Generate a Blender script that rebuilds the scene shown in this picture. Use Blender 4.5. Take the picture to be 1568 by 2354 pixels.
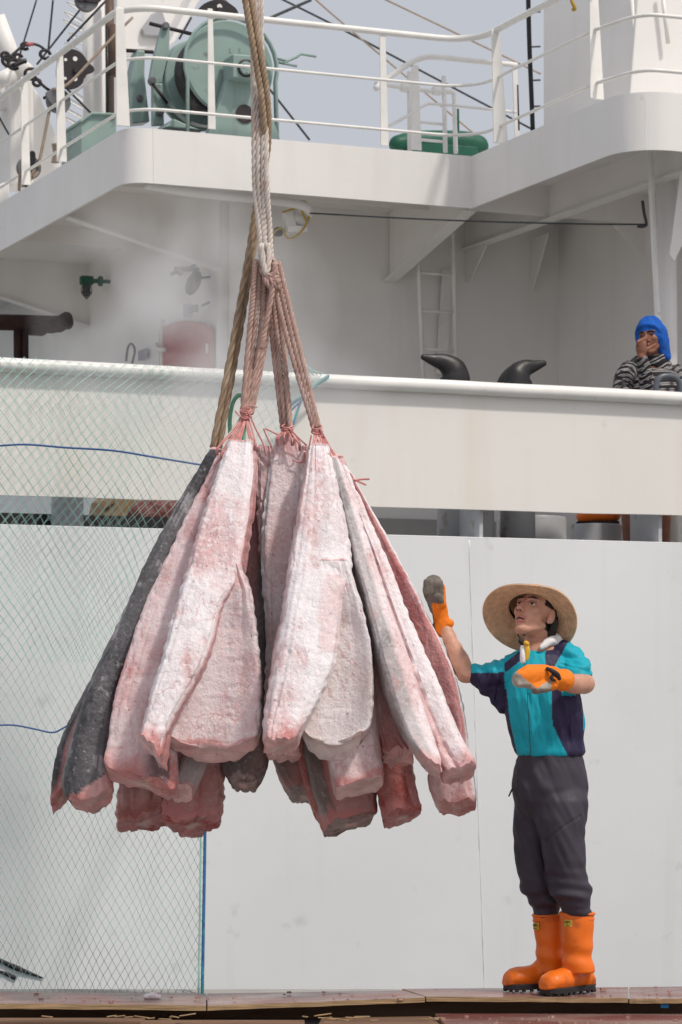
import bpy, math, random
import numpy as np
from mathutils import Vector, Matrix, noise

random.seed(7)
for o in list(bpy.data.objects):
    bpy.data.objects.remove(o)
SC = bpy.context.scene
COL = SC.collection

# ------------------------------------------------------------------ camera
F, CX, HY, CZ = 6353.0, 784.0, 1632.0, 1.30      # focal length in picture units, principal column, horizon row, eye height
cam_d = bpy.data.cameras.new('camera')
cam = bpy.data.objects.new('camera', cam_d)
COL.objects.link(cam)
cam.location = (0, 0, CZ)
cam.rotation_euler = (math.radians(90), 0, 0)
cam_d.sensor_fit = 'AUTO'
cam_d.sensor_width = 36
cam_d.lens = F / 2354 * 36
cam_d.shift_y = 455 / 2354
cam_d.clip_start = 0.1
cam_d.clip_end = 4000
cam_d.dof.use_dof = True
cam_d.dof.focus_distance = 11.4
cam_d.dof.aperture_fstop = 9.0
SC.camera = cam

# ------------------------------------------------------------------ sky and sun (thin bright overcast with a hazy sun)
SUN_L = Vector((-0.51, 0.436, -1.0)).normalized()       # direction the light travels
world = bpy.data.worlds.new('World')
SC.world = world
world.use_nodes = True
wn, wl = world.node_tree.nodes, world.node_tree.links
wn.clear()
w_out = wn.new('ShaderNodeOutputWorld')
sky = wn.new('ShaderNodeTexSky')
sky.sky_type = 'NISHITA'
sky.sun_disc = False
sky.sun_elevation = math.asin(-SUN_L.z)
sky.sun_rotation = math.atan2(-SUN_L.x, -SUN_L.y)
sky.air_density = 1.0
sky.dust_density = 6.0
sky.ozone_density = 1.0
bg1 = wn.new('ShaderNodeBackground')
bg1.inputs['Strength'].default_value = 0.12
wl.new(sky.outputs[0], bg1.inputs['Color'])
bg2 = wn.new('ShaderNodeBackground')                      # the even cloud veil
bg2.inputs['Color'].default_value = (0.415, 0.42, 0.445, 1)
bg2.inputs['Strength'].default_value = 1.0
wmix = wn.new('ShaderNodeMixShader')
wmix.inputs[0].default_value = 0.80
wl.new(bg1.outputs[0], wmix.inputs[1])
wl.new(bg2.outputs[0], wmix.inputs[2])
wl.new(wmix.outputs[0], w_out.inputs[0])

sun_d = bpy.data.lights.new('sun', 'SUN')
sun_d.energy = 1.65
sun_d.angle = math.radians(4)
sun_d.color = (1.0, 0.93, 0.84)
sun = bpy.data.objects.new('sun', sun_d)
COL.objects.link(sun)
sun.location = (8, -8, 14)
sun.rotation_euler = SUN_L.to_track_quat('-Z', 'Y').to_euler()

SC.view_settings.view_transform = 'Standard'
SC.view_settings.look = 'None'
SC.view_settings.gamma = 1.0
SC.view_settings.exposure = 0.50
SC.view_settings.use_curve_mapping = False
SC.cycles.max_bounces = 6
SC.cycles.volume_bounces = 1
SC.cycles.volume_step_rate = 4.0

# ------------------------------------------------------------------ placing helpers
TH = math.atan(F / 15037.0)
UX, UY = math.cos(TH), math.sin(TH)            # along the ship
VX, VY = -UY, UX                               # into the ship
SY = 16.49

def P(x, y, Y):
    return Vector(((x - CX) / F * Y, Y, CZ + (HY - y) / F * Y))
def S(a, b, z):
    return Vector((UX * a + VX * b, SY + UY * a + VY * b, CZ + z))
def PB(x, y, b):
    return P(x, y, (b + SY * VY) / ((x - CX) / F * VX + VY))
def PA(x, y, a):
    return P(x, y, (a + SY * UY) / ((x - CX) / F * UX + UY))
def AB(p):
    dx, dy = p.x, p.y - SY
    return dx * UX + dy * UY, dx * VX + dy * VY, p.z - CZ
UV = Vector((UX, UY, 0)); VV = Vector((VX, VY, 0)); ZV = Vector((0, 0, 1))

# ------------------------------------------------------------------ mesh helpers
def crom(pts, n):
    pts = [Vector(p) for p in pts]
    if len(pts) == 2:
        return [pts[0].lerp(pts[1], i / n) for i in range(n + 1)]
    Q = [pts[0] * 2 - pts[1]] + pts + [pts[-1] * 2 - pts[-2]]
    out = []
    m = len(pts) - 1
    for i in range(n + 1):
        t = i / n * m
        k = min(int(t), m - 1); t -= k
        a, b, c, d = Q[k:k + 4]
        out.append(0.5 * ((2 * b) + (c - a) * t + (2 * a - 5 * b + 4 * c - d) * t * t + (3 * b - a - 3 * c + d) * t ** 3))
    return out

def frames(path):
    n = len(path)
    T = []
    for i in range(n):
        d = path[min(i + 1, n - 1)] - path[max(i - 1, 0)]
        T.append(d.normalized() if d.length > 1e-9 else Vector((0, 0, 1)))
    up = Vector((0, 0, 1)) if abs(T[0].z) < 0.9 else Vector((1, 0, 0))
    N = [(up - T[0] * up.dot(T[0])).normalized()]
    for i in range(1, n):
        v = N[-1] - T[i] * N[-1].dot(T[i])
        N.append(v.normalized() if v.length > 1e-9 else N[-1])
    return [(T[i], N[i], T[i].cross(N[i])) for i in range(n)]

class MB:
    def __init__(self):
        self.v = []; self.f = []; self.c = []
    def add(self, vs, fs, col=None):
        k = len(self.v)
        self.v += [tuple(p) for p in vs]
        self.f += [tuple(i + k for i in f) for f in fs]
        if col is not None:
            while len(self.c) < k: self.c.append((1, 1, 1, 0))
            self.c += [col] * len(vs) if not isinstance(col, list) else col
        return self
    def hexa(self, p):      # p: 8 points, bottom four then top four
        return self.add(p, [(0, 3, 2, 1), (4, 5, 6, 7), (0, 1, 5, 4), (1, 2, 6, 5), (2, 3, 7, 6), (3, 0, 4, 7)])
    def sbox(self, a0, a1, b0, b1, z0, z1):
        q = [(a0, b0), (a1, b0), (a1, b1), (a0, b1)]
        return self.hexa([S(a, b, z0) for a, b in q] + [S(a, b, z1) for a, b in q])
    def box(self, x0, x1, y0, y1, z0, z1):
        q = [(x0, y0), (x1, y0), (x1, y1), (x0, y1)]
        return self.hexa([(x, y, z0) for x, y in q] + [(x, y, z1) for x, y in q])
    def obox(self, c, ax, ay, az):   # centre and three half axes
        c = Vector(c)
        q = [(-1, -1), (1, -1), (1, 1), (-1, 1)]
        return self.hexa([c + ax * i + ay * j - az for i, j in q] + [c + ax * i + ay * j + az for i, j in q])
    def prism(self, poly, ext):
        n = len(poly); poly = [Vector(p) for p in poly]; e = Vector(ext)
        fs = [tuple(range(n))[::-1], tuple(range(n, 2 * n))] + [(i, (i + 1) % n, n + (i + 1) % n, n + i) for i in range(n)]
        return self.add(poly + [p + e for p in poly], fs)
    def bar(self, p, q, w, t, side):  # flat bar from p to q, width w along side, thickness t
        p, q = Vector(p), Vector(q); d = (q - p).normalized()
        s = (side - d * side.dot(d)).normalized(); n = d.cross(s)
        h = [(-1, -1), (1, -1), (1, 1), (-1, 1)]
        return self.hexa([p + s * (w / 2 * i) + n * (t / 2 * j) for i, j in h] + [q + s * (w / 2 * i) + n * (t / 2 * j) for i, j in h])
    def rings(self, rs, cap=True, closed=False, col=None):
        n = len(rs[0]); m = len(rs); vs = [p for r in rs for p in r]; fs = []
        for i in range(m if closed else m - 1):
            a, b = i * n, ((i + 1) % m) * n
            for j in range(n):
                k = (j + 1) % n
                fs.append((a + j, a + k, b + k, b + j))
        if cap and not closed:
            fs.append(tuple(range(n))[::-1]); fs.append(tuple(range((m - 1) * n, m * n)))
        return self.add(vs, fs, col)
    def tube(self, path, r, n=8, closed=False, cap=True, col=None):
        path = [Vector(p) for p in path]
        fr = frames(path); rs = []
        for i, p in enumerate(path):
            T, N, B = fr[i]; ri = r[i] if isinstance(r, (list, tuple)) else r
            rs.append([p + N * (ri * math.cos(2 * math.pi * j / n)) + B * (ri * math.sin(2 * math.pi * j / n)) for j in range(n)])
        return self.rings(rs, cap, closed, col)
    def limb(self, pts, rad, n=16, k=6, flat=None):   # tube with round ends, radii per point; flat = (direction, factor)
        pts = [Vector(p) for p in pts]
        m = (len(pts) - 1) * k
        path = crom(pts, m)
        rr = [float(np.interp(i / k, range(len(rad)), rad)) for i in range(m + 1)]
        d0 = (path[1] - path[0]).normalized(); d1 = (path[-1] - path[-2]).normalized()
        A = [(path[0] - d0 * rr[0] * math.cos(t), rr[0] * math.sin(t)) for t in (0.15, 0.5, 0.9, 1.25)]
        B = [(path[-1] + d1 * rr[-1] * math.cos(t), rr[-1] * math.sin(t)) for t in (1.25, 0.9, 0.5, 0.15)]
        allp = A + list(zip(path, rr)) + B
        k0 = len(self.v)
        self.tube([p for p, r in allp], [r for p, r in allp], n)
        if flat:
            d, f = flat; d = d.normalized()
            for i in range(len(allp)):
                c = allp[i][0]
                for j in range(n):
                    v = Vector(self.v[k0 + i * n + j]); o = v - c
                    self.v[k0 + i * n + j] = tuple(c + o + d * (o.dot(d) * (f - 1)))
        return self
    def ellip(self, c, rx, ry, rz, M=None, n=20, m=14):
        c = Vector(c); rs = []
        for i in range(m):
            t = math.pi * (i + 0.35) / (m - 0.3); r = []
            for j in range(n):
                a = 2 * math.pi * j / n
                v = Vector((rx * math.sin(t) * math.cos(a), ry * math.sin(t) * math.sin(a), rz * math.cos(t)))
                r.append(c + (M @ v if M else v))
            rs.append(r)
        return self.rings(rs[::-1])
    def lathe(self, c, axis, prof, n=32, cap=True):   # prof: (radius, height along axis)
        c = Vector(c); ax = axis.normalized()
        u = ax.orthogonal().normalized(); w = ax.cross(u)
        return self.rings([[c + ax * h + (u * math.cos(2 * math.pi * j / n) + w * math.sin(2 * math.pi * j / n)) * r for j in range(n)] for r, h in prof], cap)
    def rope(self, pts, r, pitch=0.09, sides=6, ph=0.0):
        L = sum((Vector(pts[i + 1]) - Vector(pts[i])).length for i in range(len(pts) - 1))
        n = max(12, int(L / pitch * 9))
        path = crom(pts, n); fr = frames(path)
        for k in range(3):
            q = []
            for i, p in enumerate(path):
                a = 2 * math.pi * (i / n * L / pitch + k / 3) + ph
                q.append(p + (fr[i][1] * math.cos(a) + fr[i][2] * math.sin(a)) * (r * 0.5))
            self.tube(q, r * 0.56, sides)
        return self
    def mesh(self, name, org=Vector((0, 0, 0)), smooth=False):
        me = bpy.data.meshes.new(name)
        me.from_pydata([(x - org.x, y - org.y, z - org.z) for x, y, z in self.v], [], self.f)
        if self.c:
            while len(self.c) < len(self.v): self.c.append((1, 1, 1, 0))
            at = me.color_attributes.new('Col', 'FLOAT_COLOR', 'POINT')
            at.data.foreach_set('color', np.array(self.c, dtype=np.float32).ravel())
        if smooth:
            me.polygons.foreach_set('use_smooth', [True] * len(me.polygons))
        me.update()
        return me
    def build(self, name, mat, parent=None, smooth=False, bevel=0, label=None, autosm=None):
        org = ORG.get(parent.name, Vector((0, 0, 0))) if parent else Vector((0, 0, 0))
        me = self.mesh(name, org, smooth or autosm is not None)
        if autosm is not None:
            sharp(me, autosm)
        me.materials.append(mat)
        o = bpy.data.objects.new(name, me)
        COL.objects.link(o)
        if parent:
            o.parent = parent; ORG[o.name] = org
        if bevel:
            b = o.modifiers.new('bevel', 'BEVEL'); b.width = bevel; b.segments = 2; b.limit_method = 'ANGLE'
        if label: o['label'] = label
        return o

def sharp(me, ang):
    me.set_sharp_from_angle(angle=math.radians(ang))

ORG = {}
def thing(name, label, cat, loc, group=None):
    o = bpy.data.objects.new(name, None)
    COL.objects.link(o)
    o.location = loc; o.empty_display_size = 0.1
    ORG[o.name] = Vector(loc)
    o['label'] = label; o['category'] = cat
    if group: o['group'] = group
    return o
def tag(o, label, cat, group=None):
    o['label'] = label; o['category'] = cat
    if group: o['group'] = group
    return o

def fbm(p, s, oct=3):
    v = 0; a = 1
    q = Vector(p) * s
    for _ in range(oct):
        v += a * noise.noise(q); q = q * 2.03 + Vector((3.1, 1.7, 5.3)); a *= 0.5
    return v

def blob(name, mb, mat, parent, voxel=0.007, smooth=4, colf=None, disp=None, label=None, fac=0.5):
    me = mb.mesh('tmp')
    o = bpy.data.objects.new('tmp', me); COL.objects.link(o)
    r = o.modifiers.new('r', 'REMESH'); r.mode = 'VOXEL'; r.voxel_size = voxel; r.adaptivity = 0
    s = o.modifiers.new('s', 'SMOOTH'); s.iterations = smooth; s.factor = fac
    bpy.context.view_layer.update()
    dg = bpy.context.evaluated_depsgraph_get()
    m2 = bpy.data.meshes.new_from_object(o.evaluated_get(dg))
    bpy.data.objects.remove(o)
    nv = len(m2.vertices)
    co = np.zeros(nv * 3, np.float32); m2.vertices.foreach_get('co', co); co = co.reshape(-1, 3)
    if disp:
        no = np.zeros(nv * 3, np.float32); m2.vertices.foreach_get('normal', no); no = no.reshape(-1, 3)
        d = np.array([disp(Vector(co[i]), Vector(no[i])) for i in range(nv)], np.float32)
        co = co + no * d[:, None]
    if colf:
        at = m2.color_attributes.new('Col', 'FLOAT_COLOR', 'POINT')
        cc = np.array([tuple(colf(Vector(co[i]))) + (1.0,) for i in range(nv)], np.float32)
        at.data.foreach_set('color', cc.ravel())
    org = ORG.get(parent.name, Vector((0, 0, 0))) if parent else Vector((0, 0, 0))
    co = co - np.array(org, np.float32)[None]
    m2.vertices.foreach_set('co', co.ravel())
    m2.polygons.foreach_set('use_smooth', [True] * len(m2.polygons))
    m2.materials.clear(); m2.materials.append(mat)
    m2.update()
    o = bpy.data.objects.new(name, m2); COL.objects.link(o); m2.name = name
    if parent: o.parent = parent; ORG[o.name] = org
    if label: o['label'] = label
    return o

# ------------------------------------------------------------------ materials
def M(name, col=(0.5, 0.5, 0.5), rough=0.5, var=0.08, scale=5.0, bump=0.0, bscale=30.0, bdist=0.01, metal=0.0, attr=False,
      streak=None, stain=None, spec=0.4, stretch=(1, 1, 1), sss=0.0, coat=0.0, fold=None):
    m = bpy.data.materials.new(name); m.use_nodes = True
    nt = m.node_tree; N, L = nt.nodes, nt.links
    b = N['Principled BSDF']
    b.inputs['Roughness'].default_value = rough
    b.inputs['Metallic'].default_value = metal
    b.inputs['Specular IOR Level'].default_value = spec
    if coat: b.inputs['Coat Weight'].default_value = coat
    if sss:
        b.inputs['Subsurface Weight'].default_value = sss
        b.inputs['Subsurface Radius'].default_value = (0.012, 0.005, 0.003)
    tc = N.new('ShaderNodeTexCoord')
    mp = N.new('ShaderNodeMapping'); mp.inputs['Scale'].default_value = stretch
    L.new(tc.outputs['Object'], mp.inputs['Vector'])
    def nz(sc, det=4, st=None):
        n = N.new('ShaderNodeTexNoise'); n.inputs['Scale'].default_value = sc; n.inputs['Detail'].default_value = det
        if st:
            m2 = N.new('ShaderNodeMapping'); m2.inputs['Scale'].default_value = st
            L.new(tc.outputs['Object'], m2.inputs['Vector']); L.new(m2.outputs[0], n.inputs['Vector'])
        else:
            L.new(mp.outputs[0], n.inputs['Vector'])
        return n.outputs['Fac']
    def rng(s, a, b_, c, d):
        r = N.new('ShaderNodeMapRange'); r.inputs[1].default_value = a; r.inputs[2].default_value = b_
        r.inputs[3].default_value = c; r.inputs[4].default_value = d
        L.new(s, r.inputs[0]); return r.outputs[0]
    def mix(f, A, B, bt='MIX'):
        x = N.new('ShaderNodeMix'); x.data_type = 'RGBA'; x.blend_type = bt
        if isinstance(f, float): x.inputs[0].default_value = f
        else: L.new(f, x.inputs[0])
        for i, q in ((6, A), (7, B)):
            if isinstance(q, tuple): x.inputs[i].default_value = q + (1,) if len(q) == 3 else q
            else: L.new(q, x.inputs[i])
        return x.outputs[2]
    if attr:
        at = N.new('ShaderNodeAttribute'); at.attribute_name = 'Col'; c = at.outputs['Color']
    else:
        c = tuple(col)
    if var:
        f = rng(nz(scale), 0.3, 0.7, 1 - var, 1 + var)
        g = N.new('ShaderNodeCombineColor')
        for i in range(3): L.new(f, g.inputs[i])
        c = mix(1.0, c, g.outputs[0], 'MULTIPLY')
    if streak:       # (colour, amount, low, high) : long runs down the plate
        f = rng(nz(1.0, 5, (7, 7, 0.5)), streak[2], streak[3], 0, streak[1])
        c = mix(f, c, tuple(streak[0]))
    if stain:        # (colour, amount, scale, low, high)
        f = rng(nz(stain[2], 6), stain[3], stain[4], 0, stain[1])
        c = mix(f, c, tuple(stain[0]))
    if isinstance(c, tuple): b.inputs['Base Color'].default_value = c + (1,)
    else: L.new(c, b.inputs['Base Color'])
    if var:
        L.new(rng(nz(scale * 2.3), 0.3, 0.7, max(0, rough - 0.1), min(1, rough + 0.1)), b.inputs['Roughness'])
    if bump:
        bp = N.new('ShaderNodeBump'); bp.inputs['Strength'].default_value = bump; bp.inputs['Distance'].default_value = bdist
        L.new(nz(bscale, 5), bp.inputs['Height']); L.new(bp.outputs[0], b.inputs['Normal'])
    return m

WHITE = (0.80, 0.785, 0.765)
m_hull = M('white_hull_paint', (0.76, 0.775, 0.785), 0.42, 0.04, 0.7, 0.6, 1.3, 0.014, streak=((0.62, 0.63, 0.62), 0.35, 0.55, 0.8), stain=((0.45, 0.43, 0.40), 0.40, 6, 0.66, 0.80))
m_bul = M('cream_white_bulwark_paint', (0.80, 0.78, 0.745), 0.45, 0.035, 0.8, 0.5, 1.5, 0.012, streak=((0.70, 0.60, 0.45), 0.28, 0.5, 0.78), stain=((0.45, 0.36, 0.24), 0.5, 7, 0.69, 0.8))
m_white = M('white_deckhouse_paint', WHITE, 0.45, 0.045, 1.2, 0.45, 2.2, 0.010, streak=((0.66, 0.63, 0.58), 0.3, 0.52, 0.8), stain=((0.40, 0.30, 0.2), 0.5, 11, 0.72, 0.82))
m_rail = M('white_rail_paint', (0.80, 0.79, 0.76), 0.4, 0.06, 6, stain=((0.45, 0.33, 0.2), 0.5, 22, 0.66, 0.78))
m_grey = M('grey_deck_paint', (0.34, 0.335, 0.325), 0.55, 0.12, 3, 0.2, 25, 0.004, streak=((0.3, 0.3, 0.3), 0.4, 0.5, 0.75))
m_bol = M('grey_bollard_paint', (0.42, 0.43, 0.45), 0.5, 0.1, 4, 0.2, 25, 0.004, stain=((0.25, 0.17, 0.08), 0.8, 9, 0.6, 0.72))
m_green = M('pale_green_machine_paint', (0.26, 0.36, 0.335), 0.42, 0.08, 4, 0.15, 25, 0.004, streak=((0.10, 0.06, 0.04), 0.55, 0.62, 0.8), stain=((0.08, 0.05, 0.04), 0.7, 8, 0.64, 0.76))
m_dgreen = M('dark_green_cover', (0.012, 0.10, 0.06), 0.5, 0.12, 8, 0.3, 30, 0.005)
m_black = M('black_rubber', (0.018, 0.017, 0.018), 0.42, 0.2, 8, 0.15, 40, 0.003)
m_iron = M('black_iron', (0.028, 0.022, 0.025), 0.55, 0.3, 9, 0.3, 40, 0.004, stain=((0.13, 0.06, 0.03), 0.5, 20, 0.62, 0.75))
m_steel = M('grey_steel', (0.16, 0.16, 0.17), 0.45, 0.15, 9, metal=0.4)
m_wire = M('dark_wire', (0.035, 0.04, 0.045), 0.5, 0.2, 20)
m_tanw = M('tan_cord', (0.33, 0.26, 0.20), 0.7, 0.15, 30)
m_rust = M('brown_rust', (0.030, 0.013, 0.010), 0.8, 0.3, 9, 0.5, 40, 0.006)
m_dbrown = M('brown_pipe_paint', (0.12, 0.075, 0.055), 0.6, 0.15, 6)
m_red = M('red_paint', (0.45, 0.12, 0.125), 0.45, 0.08, 5)
m_yel = M('yellow_cord', (0.45, 0.30, 0.03), 0.6, 0.1, 20)
m_wrope = M('white_rope', (0.58, 0.52, 0.48), 0.85, 0.14, 40, 0.6, 220, 0.003, stain=((0.40, 0.25, 0.18), 0.6, 14, 0.5, 0.7))
m_prope = M('pink_stained_rope', (0.43, 0.285, 0.245), 0.85, 0.18, 30, 0.6, 220, 0.003, stain=((0.55, 0.42, 0.38), 0.7, 16, 0.5, 0.68))
m_brope = M('brown_rope', (0.30, 0.215, 0.145), 0.85, 0.18, 30, 0.6, 220, 0.003, stain=((0.42, 0.33, 0.24), 0.6, 12, 0.5, 0.7))
m_cord = M('pink_cord', (0.56, 0.235, 0.22), 0.8, 0.2, 40, 0.4, 200, 0.002, stain=((0.7, 0.5, 0.48), 0.7, 25, 0.5, 0.7))
m_gcord = M('green_plastic_cord', (0.20, 0.50, 0.33), 0.4, 0.15, 30)
m_net = M('green_net_twine', (0.24, 0.42, 0.38), 0.7, 0.2, 5)
m_bluer = M('blue_edge_rope', (0.012, 0.10, 0.25), 0.7, 0.3, 12, 0.5, 120, 0.003, stain=((0.03, 0.30, 0.28), 0.8, 9, 0.5, 0.6))
m_bcord = M('blue_cord', (0.03, 0.11, 0.32), 0.6, 0.15, 10)
m_ply = M('red_painted_plywood', (0.20, 0.070, 0.062), 0.28, 0.25, 3, 0.35, 40, 0.004, stain=((0.34, 0.24, 0.2), 0.65, 4, 0.5, 0.66), stretch=(0.5, 1, 1), spec=0.5)
m_plye = M('plywood_edge', (0.36, 0.24, 0.13), 0.8, 0.5, 260, 0.4, 90, 0.003, stretch=(0.03, 0.03, 1))
m_wood = M('old_wood', (0.16, 0.09, 0.055), 0.8, 0.3, 12, 0.5, 50, 0.004, stretch=(0.15, 1, 1))
m_conc = M('quay_concrete', (0.36, 0.345, 0.33), 0.85, 0.2, 2, 0.4, 30, 0.01)
m_water = M('harbour_water', (0.02, 0.05, 0.055), 0.08, 0.1, 0.5, 0.4, 2.0, 0.1, spec=0.5)
m_card = M('cardboard', (0.24, 0.16, 0.085), 0.8, 0.12, 9)
m_tarp = M('red_tarpaulin', (0.15, 0.045, 0.04), 0.55, 0.2, 6, 0.5, 14, 0.03)
m_orange = M('orange_boot_rubber', (0.80, 0.165, 0.010), 0.42, 0.10, 5, 0.25, 14, 0.006, stain=((0.26, 0.075, 0.035), 0.6, 11, 0.55, 0.70))
m_sole = M('black_sole', (0.02, 0.018, 0.02), 0.6, 0.2, 20)
m_glass = M('dark_mirror', (0.06, 0.06, 0.065), 0.25, 0.05, 8)
m_paint = M('painted_letters', (0.03, 0.03, 0.035), 0.5, 0.1, 20)
m_sticker = M('sticker_yellow', (0.62, 0.45, 0.05), 0.5, 0.05, 20)
m_stick2 = M('faded_sticker', (0.30, 0.30, 0.38), 0.6, 0.2, 60)

# ================================================================== ground, water
w = MB().box(-900, 900, 12.9, 2500, -1.9, -1.8).build('water', m_water); w['kind'] = 'structure'
q = MB().box(-60, 60, -60, 12.9, -3.0, 0.0).build('quay', m_conc, bevel=0.03); q['kind'] = 'structure'

# ================================================================== the ship
AA, BB, CC = -0.586, 1.961, 2.29       # upper deck: left edge (a), step (a), inner front edge (b)
W1B, W2A, W3A = 3.72, 0.626, 3.39      # deckhouse walls
ZT, ZB, ZU = 3.88, 3.515, 3.72         # fascia top, bottom, underside of deck plating
ship = thing('fishing_ship', 'large white fishing ship with cream bulwark filling the background behind the worker', 'ship', S(0, 0, -3.2))

sa1, _, sz1 = AB(PB(1078, 1240, 0)); sa0, _, sz0 = AB(PB(1116, 2330, 0))
sa = lambda z: sa1 + (sa0 - sa1) * (z - sz1) / (sz0 - sz1)
for aL, aR in (((-7, -7), (sa(-3.2) - .0004, sa(1.046) - .0004)), ((sa(-3.2) + .0004, sa(1.046) + .0004), (9.5, 9.5))):
    MB().hexa([S(aL[0], 0, -3.2), S(aR[0], 0, -3.2), S(aR[0], .05, -3.2), S(aL[0], .05, -3.2), S(aL[1], 0, 1.046), S(aR[1], 0, 1.046), S(aR[1], .05, 1.046), S(aL[1], .05, 1.046)]).build('hull_plate', m_hull, ship)
seam = MB()
pts = [PB(1078 + (y - 1240) * 0.0346, y, 0) for y in np.linspace(1242, 2330, 60)]
seam.tube([p + Vector((random.uniform(-.0015, .0015), 0.0025, 0)) for p in pts], [0.006 + random.uniform(-.002, .002) for _ in pts], 5)
seam.build('weld_seam', m_hull, ship, True)
fl = MB().sbox(-7, 9.5, 0.004, 0.12, 1.0462, 1.046 + 0.008).build('slot_sill', m_hull, ship, bevel=0.005)
bul = MB()
n = 40
ring = []
for i in range(n + 1):
    a = -7 + 16.5 * i / n
    j = random.uniform(-0.004, 0.004)
    ring.append([S(a, 0, 1.222 + j), S(a, 0.03, 1.222 + j), S(a, 0.03, 1.97), S(a, 0, 1.97)])
bulw = bul.rings(ring).build('bulwark', m_bul, ship)
rl = [S(a, -0.028, 1.955) for a in np.linspace(-7, 9.5, 50)]
MB().tube([p + Vector((0, 0, random.uniform(-.002, .002))) for p in rl], 0.042, 14).build('cap_rail', m_rail, bulw, True)
for a in (-2.35, -0.4, AB(PB(1090, 1200, .15))[0], AB(PB(1500, 1200, .15))[0], 5.5):
    MB().sbox(a - 0.012, a + 0.012, 0.05, 0.42, 0.9, 1.93).build('bulwark_stay', m_bol, bulw)
MB().sbox(-7, 9.5, 0.05, 9, 0.80, 0.86).build('main_deck', M('worn_deck_paint', (.46, .45, .42), .6, .15, 3), ship)
MB().sbox(-7, 9.5, 0.05, 0.10, 0.86, 1.02).build('waterway_bar', m_grey, ship)

# deckhouse
MB().sbox(W2A, W3A + .05, W1B, W1B + 0.05, 0.86, ZU).build('deckhouse_wall', m_white, ship)
MB().sbox(W2A, W2A + .05, W1B + .05, 10, 0.86, ZU).build('deckhouse_wall', m_white, ship)
MB().sbox(W3A, W3A + .05, 0.95, W1B, 0.86, ZU).build('deckhouse_wall', m_white, ship)
MB().sbox(W3A + .05, 9, 0.95, 1.0, 0.86, ZU).build('deckhouse_wall', m_white, ship)
MB().sbox(W2A - .05, W3A - .003, W1B - 0.06, W1B - .003, 0.86, 1.43).build('coaming', m_grey, ship, bevel=.008)
MB().sbox(W2A - .05, W2A - .003, W1B + .003, 10, 0.86, 1.43).build('coaming', m_grey, ship, bevel=.008)
MB().tube([S(W2A + .02, W1B + .03, .9), S(W2A + .02, W1B + .03, 3.7)], .05, 14).build('corner_post', m_white, ship, True)

# upper deck with its rounded skirt
def arc(c, r, t0, t1, n=8):
    return [(c[0] + r * math.cos(math.radians(t0 + (t1 - t0) * i / n)), c[1] + r * math.sin(math.radians(t0 + (t1 - t0) * i / n))) for i in range(n + 1)]
r1, r2 = 0.17, 0.30
edge = [(AA, 10.0), (AA, 6), (AA, 4)] + arc((AA + r1, CC + r1), r1, 180, 270) + [(0.5, CC), (1.4, CC), (BB, CC), (BB, 1.2)] + arc((BB + r2, r2), r2, 180, 270) + [(4, 0.0), (9, 0.0)]
sk = MB(); t = 0.02
rs = []; ins = []
for i, (a, b) in enumerate(edge):
    p0 = edge[max(i - 1, 0)]; p1 = edge[min(i + 1, len(edge) - 1)]
    d0 = Vector((edge[i][0] - p0[0], edge[i][1] - p0[1])); d1 = Vector((p1[0] - edge[i][0], p1[1] - edge[i][1]))
    d0 = d0.normalized() if d0.length else d1.normalized(); d1 = d1.normalized() if d1.length else d0
    d = (d0 + d1).normalized()
    nin = Vector((-d.y, d.x)); k = t / max(0.5, nin.dot(Vector((-d0.y, d0.x))))
    rs.append([S(a, b, ZB), S(a, b, ZT), S(a + nin.x * k, b + nin.y * k, ZT), S(a + nin.x * k, b + nin.y * k, ZB)])
    ins.append((a + nin.x * k * 1.1, b + nin.y * k * 1.1))
udeck = MB()
poly = [(a, b) for a, b in edge] + [(9, 10)]
inset = 0.022
udeck.prism([S(a, b, ZU) for a, b in ins + [(9, 10)]], (0, 0, 0.05))
udeck = udeck.build('upper_deck', m_white, ship)
sk.rings(rs).build('deck_skirt', m_white, udeck, autosm=50)
for px in (352, 1484):          # plate joints on the skirt
    b = CC if px < 1000 else 0
    MB().tube([PB(px, 295 if px < 1000 else 220, b) + Vector((0, -.0, 0)), PB(px + 1, 415 if px < 1000 else 342, b)], .0035, 5).build('plate_joint', m_rail, udeck)

def bracket(pl, ext, name='bracket', fl=None):
    o = MB().prism(pl, ext).build(name, m_white, udeck)
    if fl:
        MB().bar(fl[0], fl[1], fl[2], 0.012, fl[3]).build('flange', m_white, udeck)
    return o
# knee under the step, running into the ship from the step to the wall
bracket([S(BB, CC + .03, ZU), S(BB, CC + .03, ZB - .005), S(BB, W1B - .01, 3.21), S(BB, W1B - .01, ZU)], UV * 0.012,
        fl=(S(BB, CC + .04, ZB - .012), S(BB, W1B - .02, 3.205), 0.10, UV))
# bracket from the deckhouse corner out to the left edge
for bb_ in (W1B, 6.9):
    bracket([S(W2A, bb_, ZU), S(W2A, bb_, 3.21), S(AA + .03, bb_, ZB), S(AA + .03, bb_, ZU)], VV * 0.012,
            fl=(S(W2A - .01, bb_, 3.205), S(AA + .04, bb_, ZB - .005), 0.09, VV))
MB().sbox(AA + .03, W2A, 5.2, 5.212, 3.58, ZU).build('deck_beam', m_white, udeck)
MB().sbox(AA + .03, BB, 3.0, 3.012, 3.62, ZU).build('deck_beam', m_white, udeck)
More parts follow.
